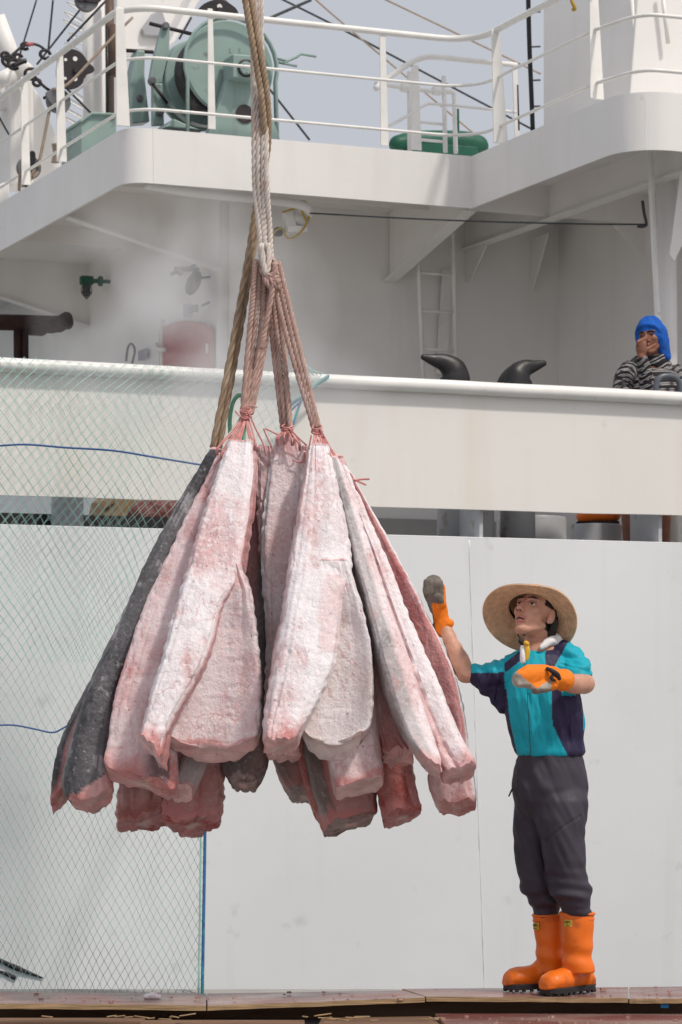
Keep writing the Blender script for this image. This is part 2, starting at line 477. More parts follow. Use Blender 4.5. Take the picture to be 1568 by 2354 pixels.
# beam towards the viewer with its knee
bm = 2.595
MB().sbox(bm, bm + .012, 0.03, W1B, 3.49, ZU).build('deck_beam', m_white, udeck)
MB().sbox(bm - .04, bm + .05, 0.03, W1B - .01, 3.478, 3.49).build('flange', m_white, udeck)
bracket([S(bm + .002, W1B, 3.47), S(bm + .002, W1B, 3.235), S(bm + .002, W1B - .07, 3.235), S(bm + .002, W1B - .36, 3.47)], UV * .01)
MB().sbox(BB + .02, W3A, CC + .05, CC + .062, 3.51, ZU).build('deck_beam', m_white, udeck)
bracket([S(W3A - .25, W1B, 3.6), S(W3A - .25, W1B, 3.2), S(W3A - .25, W1B - .04, 3.2), S(W3A - .25, W1B - .3, 3.6)], UV * .01)
bracket([S(W3A, CC + .1, 3.5), S(W3A, CC + .1, 3.3), S(W3A - .04, CC + .1, 3.3), S(W3A - .25, CC + .1, 3.5)], VV * .01)
# pillar and pipe at the right
p0, p1 = PB(1531, 350, .80), PB(1537, 905, .80)
MB().tube([Vector((p1.x, p1.y, CZ + .86)), Vector((p0.x, p0.y, CZ + ZU))], 0.068, 20).build('pillar', m_white, ship, True)
p0, p1 = PB(1494, 350, .70), PB(1513, 760, .70)
MB().tube([Vector((p1.x + .02, p1.y, CZ + .86)), p1, p0, p0 + Vector((-.01, .06, .10))], 0.021, 12).build('drain_pipe', m_rail, ship, True)
bracket([PB(1572, 350, .42), PB(1540, 585, .42), PB(1550, 600, .42), PB(1600, 500, .42), PB(1600, 350, .42)], VV * .012)

# ladder on the deckhouse front
lad = MB().tube([PB(974, 905, 3.5), PB(962, 600, 3.5), PB(958, 470, 3.5)], .016, 10).build('ladder', m_rail, ship, True)
MB().tube([PB(1050, 905, 3.5), PB(1041, 545, 3.5), PB(1038, 470, 3.5)], .016, 10).build('stile', m_rail, lad, True)
for y0, y1 in ((545, 541), (626, 633), (714, 719), (801, 807), (540 - 82, 540 - 78)):
    xl = 962 + (y0 - 600) * .039; xr = 1041 + (y1 - 545) * .025
    MB().tube([PB(xl, y0, 3.5), PB(xr, y1, 3.5)], .011, 8).build('rung', m_rail, lad, True)
MB().prism([PB(1005, 860, 3.68), PB(1018, 620, 3.68), PB(1040, 620, 3.68), PB(1028, 860, 3.68)], VV * .02).build('ladder_backplate', m_rail, ship)

# pipe under the deck with lamp bracket, yellow cord and the thin line
pl = crom([PB(333, 424, 2.45), PB(450, 443, 2.45), PB(600, 458, 2.5), PB(675, 468, 2.5), PB(705, 478, 2.5), PB(712, 492, 2.55)], 40)
MB().tube(pl, .033, 14).build('overhead_pipe', m_white, ship, True)
lb = thing('deck_lamp', 'white floodlight bracket hung with yellow cord under the deck beside the ropes', 'lamp', PB(660, 520, 2.6))
MB().prism([PB(655, 487, 2.6), PB(674, 484, 2.6), PB(684, 525, 2.6), PB(660, 532, 2.6)], VV * .06).build('back_plate', m_white, lb, bevel=.004)
MB().prism([PB(662, 520, 2.55), PB(706, 518, 2.55), PB(708, 531, 2.55), PB(662, 534, 2.55)], VV * .10).build('shelf', m_white, lb, bevel=.004)
MB().lathe(PB(690, 505, 2.62), (UV * .6 - ZV * .3 - VV * .4), [(.03, -.08), (.04, -.06), (.042, .05), (.03, .06)], 16).build('lamp_body', m_white, lb, True)
MB().obox(PB(640, 533, 2.62), UV * .025, VV * .03, ZV * .03).build('socket', m_black, lb, bevel=.01)
MB().tube(crom([PB(x, y, 2.53) for x, y in ((690, 462), (704, 466), (712, 488), (706, 508), (698, 495), (690, 480), (668, 482), (650, 488))], 40), .007, 6).build('yellow_cord', m_yel, lb, True)
MB().tube(crom([PB(x, y, 2.53) for x, y in ((713, 490), (704, 515), (690, 535), (668, 548), (655, 540), (648, 525), (630, 535), (628, 560))], 40), .007, 6).build('yellow_cord', m_yel, lb, True)
tl = thing('tension_line', 'thin black line stretched under the deck to a hooked rod', 'line', PB(1100, 505, 2.2))
MB().tube(crom([PB(712, 490, 2.5), PB(1000, 505, 1.6), PB(1300, 514, .8), PB(1484, 516, .35)], 30), .0055, 6).build('line', m_wire, tl, True)
MB().tube(crom([PB(1477, 462, .4), PB(1481, 490, .38), PB(1486, 515, .35), PB(1478, 521, .35), PB(1466, 520, .35)], 16), .010, 6).build('hook', m_iron, tl, True)

# ------------------------------------------------------------------ railings on the upper deck
def stan(p0, p1, w0, w1, side, parent, t=.012):
    h = (p1 - p0); s = side.normalized(); nrm = h.cross(s).normalized()
    pts = []
    for p, w_ in ((p0, w0), (p1, w1)):
        pts += [p - s * w_ / 2 - nrm * t / 2, p + s * w_ / 2 - nrm * t / 2, p + s * w_ / 2 + nrm * t / 2, p - s * w_ / 2 + nrm * t / 2]
    MB().hexa(pts).build('stanchion', m_rail, parent, bevel=.003)
ia, ib = AA + .03, CC + .04
def railpath(z, dx):
    return [S(ia + dx, b, z) for b in (9, 6, 4, 3.2, 2.75)] + [S(a, b, z) for a, b in arc((ia + dx + .26, ib + .26), .26, 180, 270, 6)] + [S(a, ib, z) for a in (.3, 1.0, 1.6)] + \
           [S(a, b, z) for a, b in arc((1.72, ib - .28), .28, 90, 0, 6)] + [S(BB + .03, b, z) for b in (1.7, 1.2, .8, .45)]
tr = MB().tube(railpath(4.695, -.02), .023, 12).build('upper_railing', m_rail, ship, True)
# lean of the stanchion tops seen in the photograph
for z in (4.365, 4.02):
    MB().tube(railpath(z, 0), .011, 8).build('rail', m_rail, tr, True)
stan(PA(142, 372, ia), PA(137, 118, ia), .075, .05, UV, tr)
stan(PA(60, 425, ia), PA(55, 178, ia), .07, .05, UV, tr)
stan(PB(283, 290, ib), PB(275, 18, ib), .095, .058, UV, tr)
stan(PB(487, 297, ib), PB(483, 20, ib), .055, .035, UV, tr)
stan(PB(884, 335, ib), PB(879, 70, ib), .06, .042, UV, tr)
stan(PA(1151, 330, BB + .03), PA(1139, 68, BB + .03), .11, .062, UV, tr)
stan(PA(1372, 228, BB + .03), PA(1364, -30, BB + .03), .10, .06, UV, tr)
for z0, z1 in (((1369, 68), (1551, 76)), ((1374, 190), (1554, 195))):
    q0 = PA(*z0, BB + .03); zz = q0.z
    k = AB(q0)
    MB().tube(crom([S(BB + .03, k[1], zz - CZ), S(BB + .12, .10, zz - CZ), S(BB + .35, .03, zz - CZ), S(2.9, .03, zz - CZ), S(3.1, .05, zz - CZ)], 24), .013, 8).build('rail', m_rail, tr, True)

# inner guard rail round the ladder hatch
gb = 3.05
gr = MB().tube(crom([PB(862, 205, gb), PB(895, 178, gb), PB(935, 150, gb), PB(965, 135, gb), PB(1000, 131, gb), PB(1100, 141, gb), PB(1188, 150, gb)], 36), .021, 10).build('hatch_railing', m_rail, ship, True)
MB().tube(crom([PB(890, 292, gb), PB(945, 262, gb), PB(975, 243, gb), PB(1010, 240, gb), PB(1188, 258, gb)], 30), .011, 8).build('rail', m_rail, gr, True)
stan(PB(957, 345, gb), PB(954, 150, gb), .085, .05, UV, gr)
stan(PB(1189, 330, gb), PB(1183, 150, gb), .04, .04, UV, gr)
hl = MB().tube([PB(942, 350, 3.3), PB(941, 165, 3.3)], .017, 10).build('hatch_ladder', m_rail, ship, True)
MB().tube([PB(1024, 350, 3.3), PB(1020, 175, 3.3)], .017, 10).build('stile', m_rail, hl, True)
MB().tube(crom([PB(1048, 352, 3.3), PB(1046, 300, 3.3), PB(1044, 225, 3.3), PB(1038, 212, 3.3), PB(1000, 211, 3.3), PB(868, 193, 3.3)], 30), .017, 10).build('stile', m_rail, hl, True)
for y in (282, 322):
    MB().tube([PB(942, y - 3, 3.3), PB(1022, y + 4, 3.3)], .011, 8).build('rung', m_rail, hl, True)
for x in (930, 1003, 872):
    MB().lathe(PB(x, 202 + (x - 930) * .1, 3.3), UV, [(.03, -.03), (.034, -.02), (.034, .02), (.03, .03)], 14).build('pipe_clamp', m_rail, hl, True)

# green covered reel behind the hatch
gc = thing('covered_reel', 'dark green covered drum on the upper deck behind the hatch ladder', 'cover', PB(1010, 350, 3.9))
MB().limb([PB(915, 332, 4.0), PB(960, 326, 4.0), PB(1060, 328, 4.0), PB(1098, 336, 4.0)], [.07, .085, .09, .085], 20).build('drum_cover', m_dgreen, gc, True)
MB().obox(PB(1010, 352, 4.0), UV * .3, VV * .08, ZV * .07).build('base', m_dgreen, gc, bevel=.02)
MB().bar(PB(1053, 320, 4.0), PB(1052, 250, 4.0), .02, .02, UV).build('crank_pin', m_dgreen, gc, bevel=.004)

# towers and masts at the right
def tower(name, label, corners, z0, z1, mat=m_white, bevel=.01):
    return MB().prism([S(a, b, z0) for a, b in corners], (0, 0, z1 - z0)).build(name, mat, ship, bevel=bevel)
ca, cb, _ = AB(PB(1361, 100, 1.30))
tower('funnel_tower', '', [(ca, cb), (ca + .62, cb), (ca + .62, cb + .72), (ca, cb + .72)], 3.78, 7)
ca2, cb2, _ = AB(PB(1515, 100, .75))
MB().prism([S(ca2 - .24, .75, 3.78), S(ca2 + 1.2, .75, 3.78), S(ca2 + 1.2, .75, 6.5), S(ca2, .75, 6.5)], VV * .9).build('mast_leg', m_white, ship, bevel=.01)
sl = MB().tube([PB(1470, 220, .78), PB(1451, -20, .78)], .014, 8).build('tower_ladder', m_rail, ship, True)
MB().tube([PB(1536, 100, .7), PB(1522, -20, .7)], .014, 8).build('stile', m_rail, sl, True)
for xl, y, xr in ((1456, 18, 1520), (1461, 110, 1508), (1467, 204, 1490)):
    MB().tube([PB(xl, y, .78), PB(xr, y + 5, .78)], .011, 8).build('rung', m_rail, sl, True)
cd = MB().tube(crom([PB(1225, 300, 2.6), PB(1221, 200, 2.6), PB(1217, 100, 2.6), PB(1214, -20, 2.6)], 30), .017, 8).build('cable_conduit', m_black, ship, True)
for y in (28, 108, 185, 245):
    MB().tube([PB(1218 + y * .02, y, 2.6), PB(1242, y - 1, 2.6)], .007, 6).build('clip', m_steel, cd)
MB().tube([PB(1190, 195, 3.0), PB(1193, 300, 3.0)], .006, 6).build('chain', m_iron, ship, True)
MB().tube(crom([PB(1313, -10, 1.0), PB(1316, 6, .98), PB(1322, 20, .98), PB(1317, 22, 1.0)], 10), .012, 8).build('hanging_strap', m_yel, ship, True)

# ------------------------------------------------------------------ the winch
wb = 2.85
dc = PB(532, 152, wb); k = AB(dc)
win = thing('deck_winch', 'pale green cable winch with a big drum behind the upper railing', 'winch', S(k[0], wb, ZT - .1))
def Wp(x, y, b): return PB(x, y, b)
R = 108 / F * dc.y
drum = MB().lathe(dc + VV * .03, VV, [(R * .97, 0), (R, .01), (R, .03), (R * .97, .04), (R * .75, .045), (R * .75, .60), (R * .97, .605), (R, .61), (R, .64), (R * .95, .65)], 64).build('drum', m_green, win, autosm=35)
MB().lathe(dc + VV * .03, VV, [(R * .86, .16), (R * .9, .17), (R * .9, .33), (R * .86, .34)], 48).build('cable_layers', m_iron, drum, autosm=35)
MB().lathe(dc + VV * .03, VV, [(R * .93, .46), (R * .96, .47), (R * .96, .56), (R * .93, .57)], 48).build('brake_band', m_green, drum, autosm=35)
ped = MB().prism([Wp(x, y, wb - .09) for x, y in ((474, 318), (505, 235), (521, 183), (598, 186), (618, 240), (648, 330))], VV * .08).build('pedestal', m_green, win, bevel=.008)
MB().lathe(Wp(563, 262, wb - .098), VV, [(.066, 0), (.066, .004), (.052, .0045), (.052, .006)], 28).build('lightening_hole', m_iron, ped, autosm=35)
bx = MB().prism([Wp(x, y, wb - .20) for x, y in ((536, 124), (597, 128), (597, 184), (536, 178))], VV * .2).build('bearing_block', m_green, win, bevel=.008)
MB().lathe(Wp(567, 156, wb - .215), VV, [(.055, 0), (.062, .004), (.062, .02)], 28).build('bearing_ring', m_iron, bx, autosm=35)
MB().lathe(Wp(567, 156, wb - .23), VV, [(.04, 0), (.045, .004), (.045, .02)], 28).build('shaft_end', m_green, bx, autosm=35)
for dx, dy in ((-3, -9), (4, 10)):
    MB().lathe(Wp(567 + dx, 156 + dy, wb - .245), VV, [(.01, 0), (.011, .003), (.011, .016)], 6).build('bolt', m_green, bx)
for i, (x, y) in enumerate(((530, 122), (552, 121), (580, 123))):
    MB().lathe(Wp(x, y, wb - .1), ZV, [(.012, 0), (.012, .03)], 6).build('bolt', m_green, bx)
# guard hoops
def hoop(b, r0, y0, xl, ext=None):
    pts = []
    c = PB(532, 152, b)
    for i in range(19):
        t_ = math.radians(200 - 215 * i / 18)
        pts.append(c + UV * (R * r0 * math.cos(t_)) + ZV * (R * r0 * math.sin(t_)))
    a, bb_, z = AB(pts[0]); a2, b2, z2 = AB(pts[-1])
    pts = [S(a, bb_, ZT - .08)] + pts + [S(a2 + .02, b2, ZT - .1)]
    MB().tube(pts, .013, 8).build('guard_hoop', m_green, win, True)
hoop(wb - .03, 1.05, 0, 0); hoop(wb + .22, 1.06, 0, 0); hoop(wb + .55, 1.06, 0, 0)
# brake levers and gear case on the left
MB().prism([Wp(x, y, wb + .5) for x, y in ((383, 54), (391, 56), (389, 120), (372, 190), (350, 196), (344, 186), (352, 140), (374, 58))], VV * .05).build('brake_lever', m_green, win, bevel=.006)
MB().prism([Wp(x, y, wb + .75) for x, y in ((316, 114), (334, 116), (333, 170), (345, 280), (304, 284), (296, 200))], VV * .14).build('gear_case', m_green, win, bevel=.01)
MB().prism([Wp(x, y, wb + .5) for x, y in ((352, 190), (374, 192), (378, 288), (352, 288))], VV * .05).build('link_arm', m_green, win, bevel=.006)
MB().tube([Wp(349, 190, wb + .47), Wp(385, 238, wb + .47)], .012, 8).build('link_rod', m_iron, win, True)
MB().tube([Wp(344, 54, wb + .52), Wp(440, 78, wb + .52)], .014, 8).build('lever_shaft', m_iron, win, True)
MB().tube([Wp(290, 116, wb + .8), Wp(352, 120, wb + .8)], .014, 8).build('lever_shaft', m_iron, win, True)
for x, y, b in ((352, 184, wb + .45), (371, 256, wb + .45), (323, 225, wb + .73), (383, 58, wb + .46)):
    MB().lathe(Wp(x, y, b), VV, [(.02, 0), (.026, .006), (.026, .05)], 12).build('bolt', m_steel, win, autosm=35)
MB().sbox(k[0] - .75, k[0] + .35, wb - .1, wb + .9, ZT - .12, ZT + .015).build('bed_plate', m_iron, win, bevel=.01)
MB().prism([Wp(x, y, wb + .1) for x, y in ((380, 292), (400, 272), (440, 290), (470, 300))], VV * .3).build('foot', m_green, win, bevel=.01)
for o_ in ([(640, 134), (668, 140), (690, 131), (700, 124), (735, 130)], [(655, 146), (674, 138)], [(646, 143), (690, 152)]):
    MB().tube([Wp(x * .98 + 6, y, wb + .2) for x, y in o_], .010, 8).build('crank_handle', m_green, win, True)

# green locker left of the winch
lk = thing('deck_locker', 'pale green steel locker on the upper deck left of the winch', 'locker', PA(225, 330, AA + .4))
MB().prism([PB(x, y, 4.6) for x, y in ((187, 380), (187, 276), (212, 259), (268, 262), (268, 340), (268, 380))], VV * .5).build('body', m_green, lk, bevel=.006)
MB().prism([PB(x, y, 4.57) for x, y in ((184, 277), (211, 257), (270, 260), (270, 264), (213, 262), (187, 281))], VV * .56).build('lid', m_green, lk, bevel=.004)
vp = thing('vent_cap', 'small pale green mushroom vent beside the deck locker', 'vent', PB(175, 345, 4.9))
MB().lathe(PB(176, 375, 4.9), ZV, [(.06, -.1), (.06, .10), (.085, .12), (.085, .16), (.05, .19)], 20).build('cowl', m_green, vp, autosm=35)
MB().lathe(PB(164, 322, 4.9), ZV, [(.015, -.08), (.015, .03), (.022, .035), (.022, .05)], 10).build('spindle', m_green, vp, autosm=35)

# ------------------------------------------------------------------ masts, beams behind the left railing
mb = 6.0
def mpoly(pts, b, d, name, mat=m_white, bev=.012):
    return MB().prism([PB(x, y, b) for x, y in pts], VV * d).build(name, mat, ship, bevel=bev)
MB().tube([PB(219, 420, 5.4), PB(214, -30, 5.4)], .088, 24).build('mast', m_white, ship, True)
MB().tube([PB(253, 300, 5.2), PB(252, -30, 5.2)], .034, 14).build('exhaust_pipe', m_dbrown, ship, True)
MB().tube([PB(263, 175, 5.0), PB(262, 90, 5.0), PB(266, 60, 5.0)], .05, 14).build('exhaust_pipe', m_dbrown, ship, True)
MB().tube([PB(249, 300, 5.0), PB(246, 60, 5.0)], .013, 8).build('cable_conduit', m_black, ship, True)
mpoly(((268, -30), (480, -30), (440, 10), (385, 95), (330, 115), (268, 118)), 5.6, .5, 'gallows_beam')
mpoly(((352, 30), (372, 18), (392, 76), (370, 84), (330, 82), (326, 66)), 5.55, .06, 'gallows_recess', m_bol)
mpoly(((455, -30), (478, -30), (425, 60), (400, 100), (385, 105)), 5.3, .3, 'gallows_leg')
MB().tube([PB(-10, 40, 5.6), PB(24, 130, 5.6), PB(50, 190, 5.6)], .075, 20).build('derrick_boom', m_white, ship, True)
mpoly(((23, 425), (24, 185), (45, 145), (62, 137), (80, 150), (80, 425)), 5.7, .35, 'king_post', bev=.03)
mpoly(((78, 200), (92, 220), (138, 330), (140, 420), (78, 430)), 5.9, .2, 'king_post_gusset')
MB().tube([PB(-10, 190, 5.5), PB(30, 170, 5.5)], .06, 16).build('cross_arm', m_white, ship, True)
mpoly(((-20, 212), (24, 180), (24, 245), (-20, 262)), 5.8, .1, 'post_bracket')
mpoly(((-20, 430), (22, 415), (22, 470), (-20, 480)), 5.6, .3, 'post_base')
# cage hoops of the mast ladder
for i, (x, y, w_) in enumerate(((185, 22, 34), (178, 45, 32), (176, 62, 34), (182, 92, 24), (172, 115, 24), (176, 240, 30), (172, 262, 34), (176, 286, 30), (185, 225, 25))):
    pts = []
    for j in range(15):
        t_ = math.radians(40 + 280 * j / 14)
        c = PB(x, y, 5.7)
        pts.append(c + UV * (w_ / 330 * math.cos(t_)) + VV * (.11 * math.sin(t_)) + ZV * (-.05 * math.cos(t_) + .03 * math.sin(t_)))
    MB().tube(pts, .007, 6).build('ladder_cage_hoop', m_rail, ship, True)

# ------------------------------------------------------------------ pulley blocks and rigging
def block(name, label, pts, holes, b, mat, thick=.05):
    c = PB(pts[0][0], pts[0][1], b)
    th = thing(name, label, 'pulley', c)
    for d in (0, thick + .03):
        pl = crom([PB(x, y, b + d) for x, y in pts + [pts[0]]], 40)[:-1]
        ch = MB().prism(pl, VV * .014).build('cheek_plate', mat, th, bevel=.003)
    for (x, y, r_) in holes:
        for d in (-.003, ):
            MB().lathe(PB(x, y, b - .003), VV, [(r_, 0), (r_, .006)], 12).build('lightening_hole', m_rail, th)
    mx = sum(p[0] for p in pts) / len(pts); my = sum(p[1] for p in pts) / len(pts)
    MB().lathe(PB(mx, my, b + .014), VV, [(.09, 0), (.09, .015), (.07, .03), (.09, .045), (.09, .06)], 24).build('sheave', m_steel, th, autosm=40)
    MB().lathe(PB(mx, my, b - .02), VV, [(.018, 0), (.02, .003), (.02, .12)], 10).build('axle', m_iron, th)
    return th
block('pulley_block', 'large black pulley block with holes behind the left railing post',
      [(140, 118), (165, 112), (188, 122), (203, 142), (217, 156), (214, 166), (196, 174), (190, 192), (172, 204), (150, 204), (132, 190), (130, 150)],
      [(173, 135, .018), (173, 181, .018), (151, 137, .012), (150, 180, .012)], 4.9, m_iron)
block('pulley_block', 'round grey pulley block hanging below the black one at left',
      [(118, 205), (138, 203), (158, 225), (163, 240), (152, 258), (138, 258), (118, 238), (105, 215)], [], 4.95, m_steel)
block('pulley_block', 'black pulley block at the top edge above the winch drum',
      [(445, 34), (470, 8), (505, -2), (535, 12), (548, 28), (540, 38), (500, 36)], [(505, 15, .02)], 4.2, m_iron)
block('pulley_block', 'dark block cut by the top edge of the picture left of the mast',
      [(168, -10), (200, -14), (232, -4), (226, 6), (205, 5), (180, 3)], [], 5.0, m_iron)
block('pulley_block', 'dark oblong fairlead block lashed low behind the left railing',
      [(64, 352), (74, 346), (82, 354), (80, 385), (70, 420), (58, 430), (52, 408)], [], 5.0, m_black)
fit = thing('shackle_cluster', 'dark shackles and hose joined at the top of the left post', 'shackle', PB(50, 130, 5.2))
MB().tube(crom([PB(x, y, 5.2) for x, y in ((14, 140), (30, 125), (50, 108), (70, 101), (90, 105), (108, 118))], 30), .011, 8).build('hose', m_wire, fit, True)
MB().tube([PB(60, 103, 5.18), PB(76, 101, 5.18)], .015, 8).build('red_joint', m_red, fit, True)
for x, y, s_ in ((20, 140, .05), (32, 148, .045), (42, 132, .03), (58, 106, .03), (72, 170, .05), (85, 190, .03), (12, 128, .03), (104, 125, .04)):
    MB().tube(crom([PB(x, y, 5.2) + UV * (s_ * math.cos(t_)) + ZV * (s_ * .8 * math.sin(t_)) for t_ in np.linspace(0, 5.6, 9)], 18), .013, 6).build('shackle', m_iron, fit, True)
MB().tube(crom([PB(x, y, 5.1) for x, y in ((75, 170), (92, 190), (108, 204), (122, 214), (100, 226))], 20), .012, 6).build('turnbuckle', m_iron, fit, True)
MB().tube(crom([PB(x, y, 5.15) for x, y in ((30, 152), (50, 142), (60, 140))], 10), .02, 8).build('pin', m_black, fit, True)
RIG = [(((84, 0), (40, 145)), 5.3, .007, m_wire, 'dark wire stay running to the shackles at far upper left'),
       (((122, 0), (111, 115)), 5.3, .008, m_wire, 'upright black wire stay above the black pulley block'),
       (((200, 2), (85, 148)), 5.2, .008, m_wire, 'slanting black wire from the dark top block to the shackles'),
       (((245, 0), (155, 95)), 5.1, .009, m_wire, 'thick black wire crossing the cage hoops down to the pulley'),
       (((152, 202), (215, 266)), 5.2, .009, m_wire, 'black wire from the pulley block down to the green locker'),
       (((-10, 255), (22, 312)), 5.5, .008, m_wire, 'short black wire at the left edge beside the white post'),
       (((130, 350), (152, 378)), 5.2, .007, m_wire, 'short dark wire behind the left railing foot'),
       (((620, 205), (712, 322)), 5.5, .010, m_wire, 'black wire running down behind the winch guard'),
       (((715, 0), (560, 68)), 5.0, .012, m_wire, 'braided dark cable rising from the winch pulley'),
       (((640, -6), (784, 66), (1010, 185), (1225, 298)), 6.5, .010, m_wire, 'long black wire sloping across the sky to the cable conduit'),
       (((720, -6), (784, 50), (950, 190), (1100, 316)), 6.2, .0085, m_tanw, 'tan line sloping down to the green covered drum'),
       (((880, -4), (1060, 82), (1243, 170)), 6.0, .0085, m_tanw, 'tan line sloping from the top to the white tower'),
       (((440, 40), (412, 90)), 4.5, .008, m_wire, 'short dark wire beside the top block and gallows leg'),
       (((510, 42), (470, 78)), 4.5, .008, m_wire, 'short dark wire between top block and drum guard'),
       (((305, 40), (250, 95), (160, 190), (120, 205)), 4.4, .010, m_tanw, 'worn tan rope running behind the left railing corner'),
       (((118, 230), (105, 300), (88, 385)), 5.0, .012, m_tanw, 'tan rope hanging from the grey pulley to the fairlead')]
for pts, b, r_, mt, lab in RIG:
    tag(MB().tube(crom([PB(x, y, b) for x, y in pts], 16), r_, 6).build('rigging_wire', mt, None, True), lab, 'wire', 'rigging wires and lines above the upper deck')
for x0, lab in ((128, 'coiled tan rope hung behind the left railing post'), (55, 'coiled tan rope lashed round the fairlead block')):
    cr = MB()
    for j in range(5):
        pp = [(x0 - 6 + j * 3, 330 + (0 if x0 > 100 else 60)), (x0 - 3 + j * 3, 352 + (0 if x0 > 100 else 60)), (x0 - 7 + j * 3, 374 + (0 if x0 > 100 else 58))] if x0 > 100 else [(52 + j * 9, 376 + j * 5), (46 + j * 8, 405), (44 + j * 9, 438 - j * 8)]
        cr.rope([PB(x, y, 4.8 - j * .01) for x, y in pp], .012, .05)
    tag(cr.build('rope_coil', m_tanw, None, True), lab, 'rope')

# ------------------------------------------------------------------ fittings in the recess
lp = thing('bulkhead_lamp', 'dark green caged lamp on a stub arm under the left deck', 'lamp', PA(225, 640, W2A - .3))
xa = W2A - .02
def G(x, y, d=0): return PA(x, y, W2A - .02 - d)
MB().lathe(G(226, 646, .08), UV, [(.03, 0), (.042, .008), (.042, .03), (.03, .036), (.016, .04), (.016, .12)], 20).build('wall_flange', m_dgreen, lp, autosm=35)
MB().obox(G(199, 645, .16), UV * .052, VV * .035, ZV * .036).build('junction_box', m_dgreen, lp, bevel=.01)
MB().tube([G(199, 645, .16), G(226, 646, .08)], .018, 10).build('stub_arm', m_dgreen, lp, True)
MB().lathe(G(199, 658, .16), ZV, [(.034, .012), (.036, .0), (.033, -.006), (.03, -.065), (.014, -.085)], 18).build('glass', m_glass, lp, True)
for j in range(6):
    t_ = j * math.pi / 3
    c = G(199, 658, .16)
    MB().tube(crom([c + Vector((.038 * math.cos(t_), .038 * math.sin(t_), .0)), c + Vector((.04 * math.cos(t_), .04 * math.sin(t_), -.055)), c + Vector((0.0, 0.0, -.105))], 8), .0035, 5).build('cage_wire', m_iron, lp, True)
MB().tube([G(199, 658, .16) + Vector((.041 * math.cos(t_), .041 * math.sin(t_), -.05)) for t_ in np.linspace(0, 2 * math.pi, 16)], .005, 5).build('cage_wire', m_iron, lp, True)
fb = thing('fire_hose_box', 'faded red arch-topped box on the deckhouse wall behind the mist', 'box', G(437, 840))
MB().prism([G(x, y, .0) for x, y in ((379, 760), (388, 752), (410, 742), (436, 737), (462, 740), (484, 748), (493, 758), (493, 905), (379, 905))], UV * -.05).build('body', m_red, fb, bevel=.01)
MB().tube([G(476, 790, .055), G(476, 812, .055)], .010, 8).build('handle', m_rail, fb, True)
for (x, y, r_, ax, lab) in ((433, 618, .082, Vector((0, -.28, 1)), 'dark oval convex mirror just under the deck corner'), (445, 650, .095, Vector((.83, -.36, -.42)), 'tilted dark oval mirror hanging below the other mirror')):
    c = G(x, y, .12)
    mm = thing('round_mirror', lab, 'mirror', c)
    MB().lathe(c, ax, [(r_ * .9, -.012), (r_, -.006), (r_, .006), (r_ * .9, .012)], 28).build('mirror_disc', m_glass, mm, autosm=40)
    MB().tube([c, c + UV * .06 + ZV * .04, c + UV * .13 + ZV * .05], .010, 6).build('arm', m_iron, mm, True)
vl = thing('valve_handle', 'small dark three-armed valve under the deck beside the oval mirror', 'valve', G(405, 625))
for t_ in (1.57, -.6, 3.7):
    MB().tube([G(405, 624, .1), G(405 + 11 * math.cos(t_), 624 - 11 * math.sin(t_), .1)], .016, 6).build('arm', m_iron, vl, True)
MB().tube([G(405, 624, .12), G(405, 624, .0)], .02, 8).build('stem', m_iron, vl, True)
for (pts, mt, lab) in ((((319, 808), (339, 799), (339, 822), (319, 830)), m_stick2, 'small grey notice plate left of the red box'),
                       (((423, 700), (434, 698), (434, 728), (423, 730)), m_stick2, 'narrow faded notice plate above the red box')):
    tag(MB().prism([G(x, y, .004) for x, y in pts], UV * -.006).build('notice_plate', mt), lab, 'plate')
hk = thing('wall_cleat', 'white lever latch on the wall just left of the red box', 'latch', G(365, 800))
MB().tube([G(373, 905, .05), G(373, 735, .05)], .02, 8).build('rod', m_rail, hk, True)
MB().tube(crom([G(358, 790, .1), G(360, 800, .1), G(370, 804, .1), G(378, 804, .1)], 10), .02, 8).build('lever', m_rail, hk, True)
MB().tube(crom([G(290, 830, .08), G(294, 800, .08), G(302, 790, .08), G(310, 805, .08), G(304, 835, .08)], 16), .010, 6).build('loop', m_steel, hk, True)
v2 = thing('wall_valve', 'tiny dark butterfly valve on the wall above the red box', 'valve', G(450, 710))
MB().prism([G(x, y, .05) for x, y in ((444, 702), (450, 708), (456, 700), (456, 718), (450, 712), (444, 720))], UV * -.03).build('wing', m_steel, v2)
MB().tube([G(466, 702, .03), G(480, 696, .03)], .012, 6).build('stub', m_steel, v2)

ga = thing('rusty_gantry', 'dark rusted cross beam on a double post at the far left', 'gantry', PB(50, 860, 5.4))
MB().tube(crom([PB(x, y, 5.4) for x, y in ((-40, 740), (60, 742), (130, 744), (150, 738), (164, 736))], 24), [.062] * 18 + [.065, .07, .07, .068, .064, .06, .05], 14).build('beam', m_rust, ga, True)
for x in (40, 57):
    MB().tube([PB(x, 745, 5.4), PB(x, 900, 5.4)], .030, 10).build('post', m_rust, ga, True)
for x, y in ((86, 760), (112, 754), (128, 752)):
    MB().obox(PB(x, y, 5.35), UV * .06, VV * .05, ZV * .035).build('lug', m_rust, ga, bevel=.01)

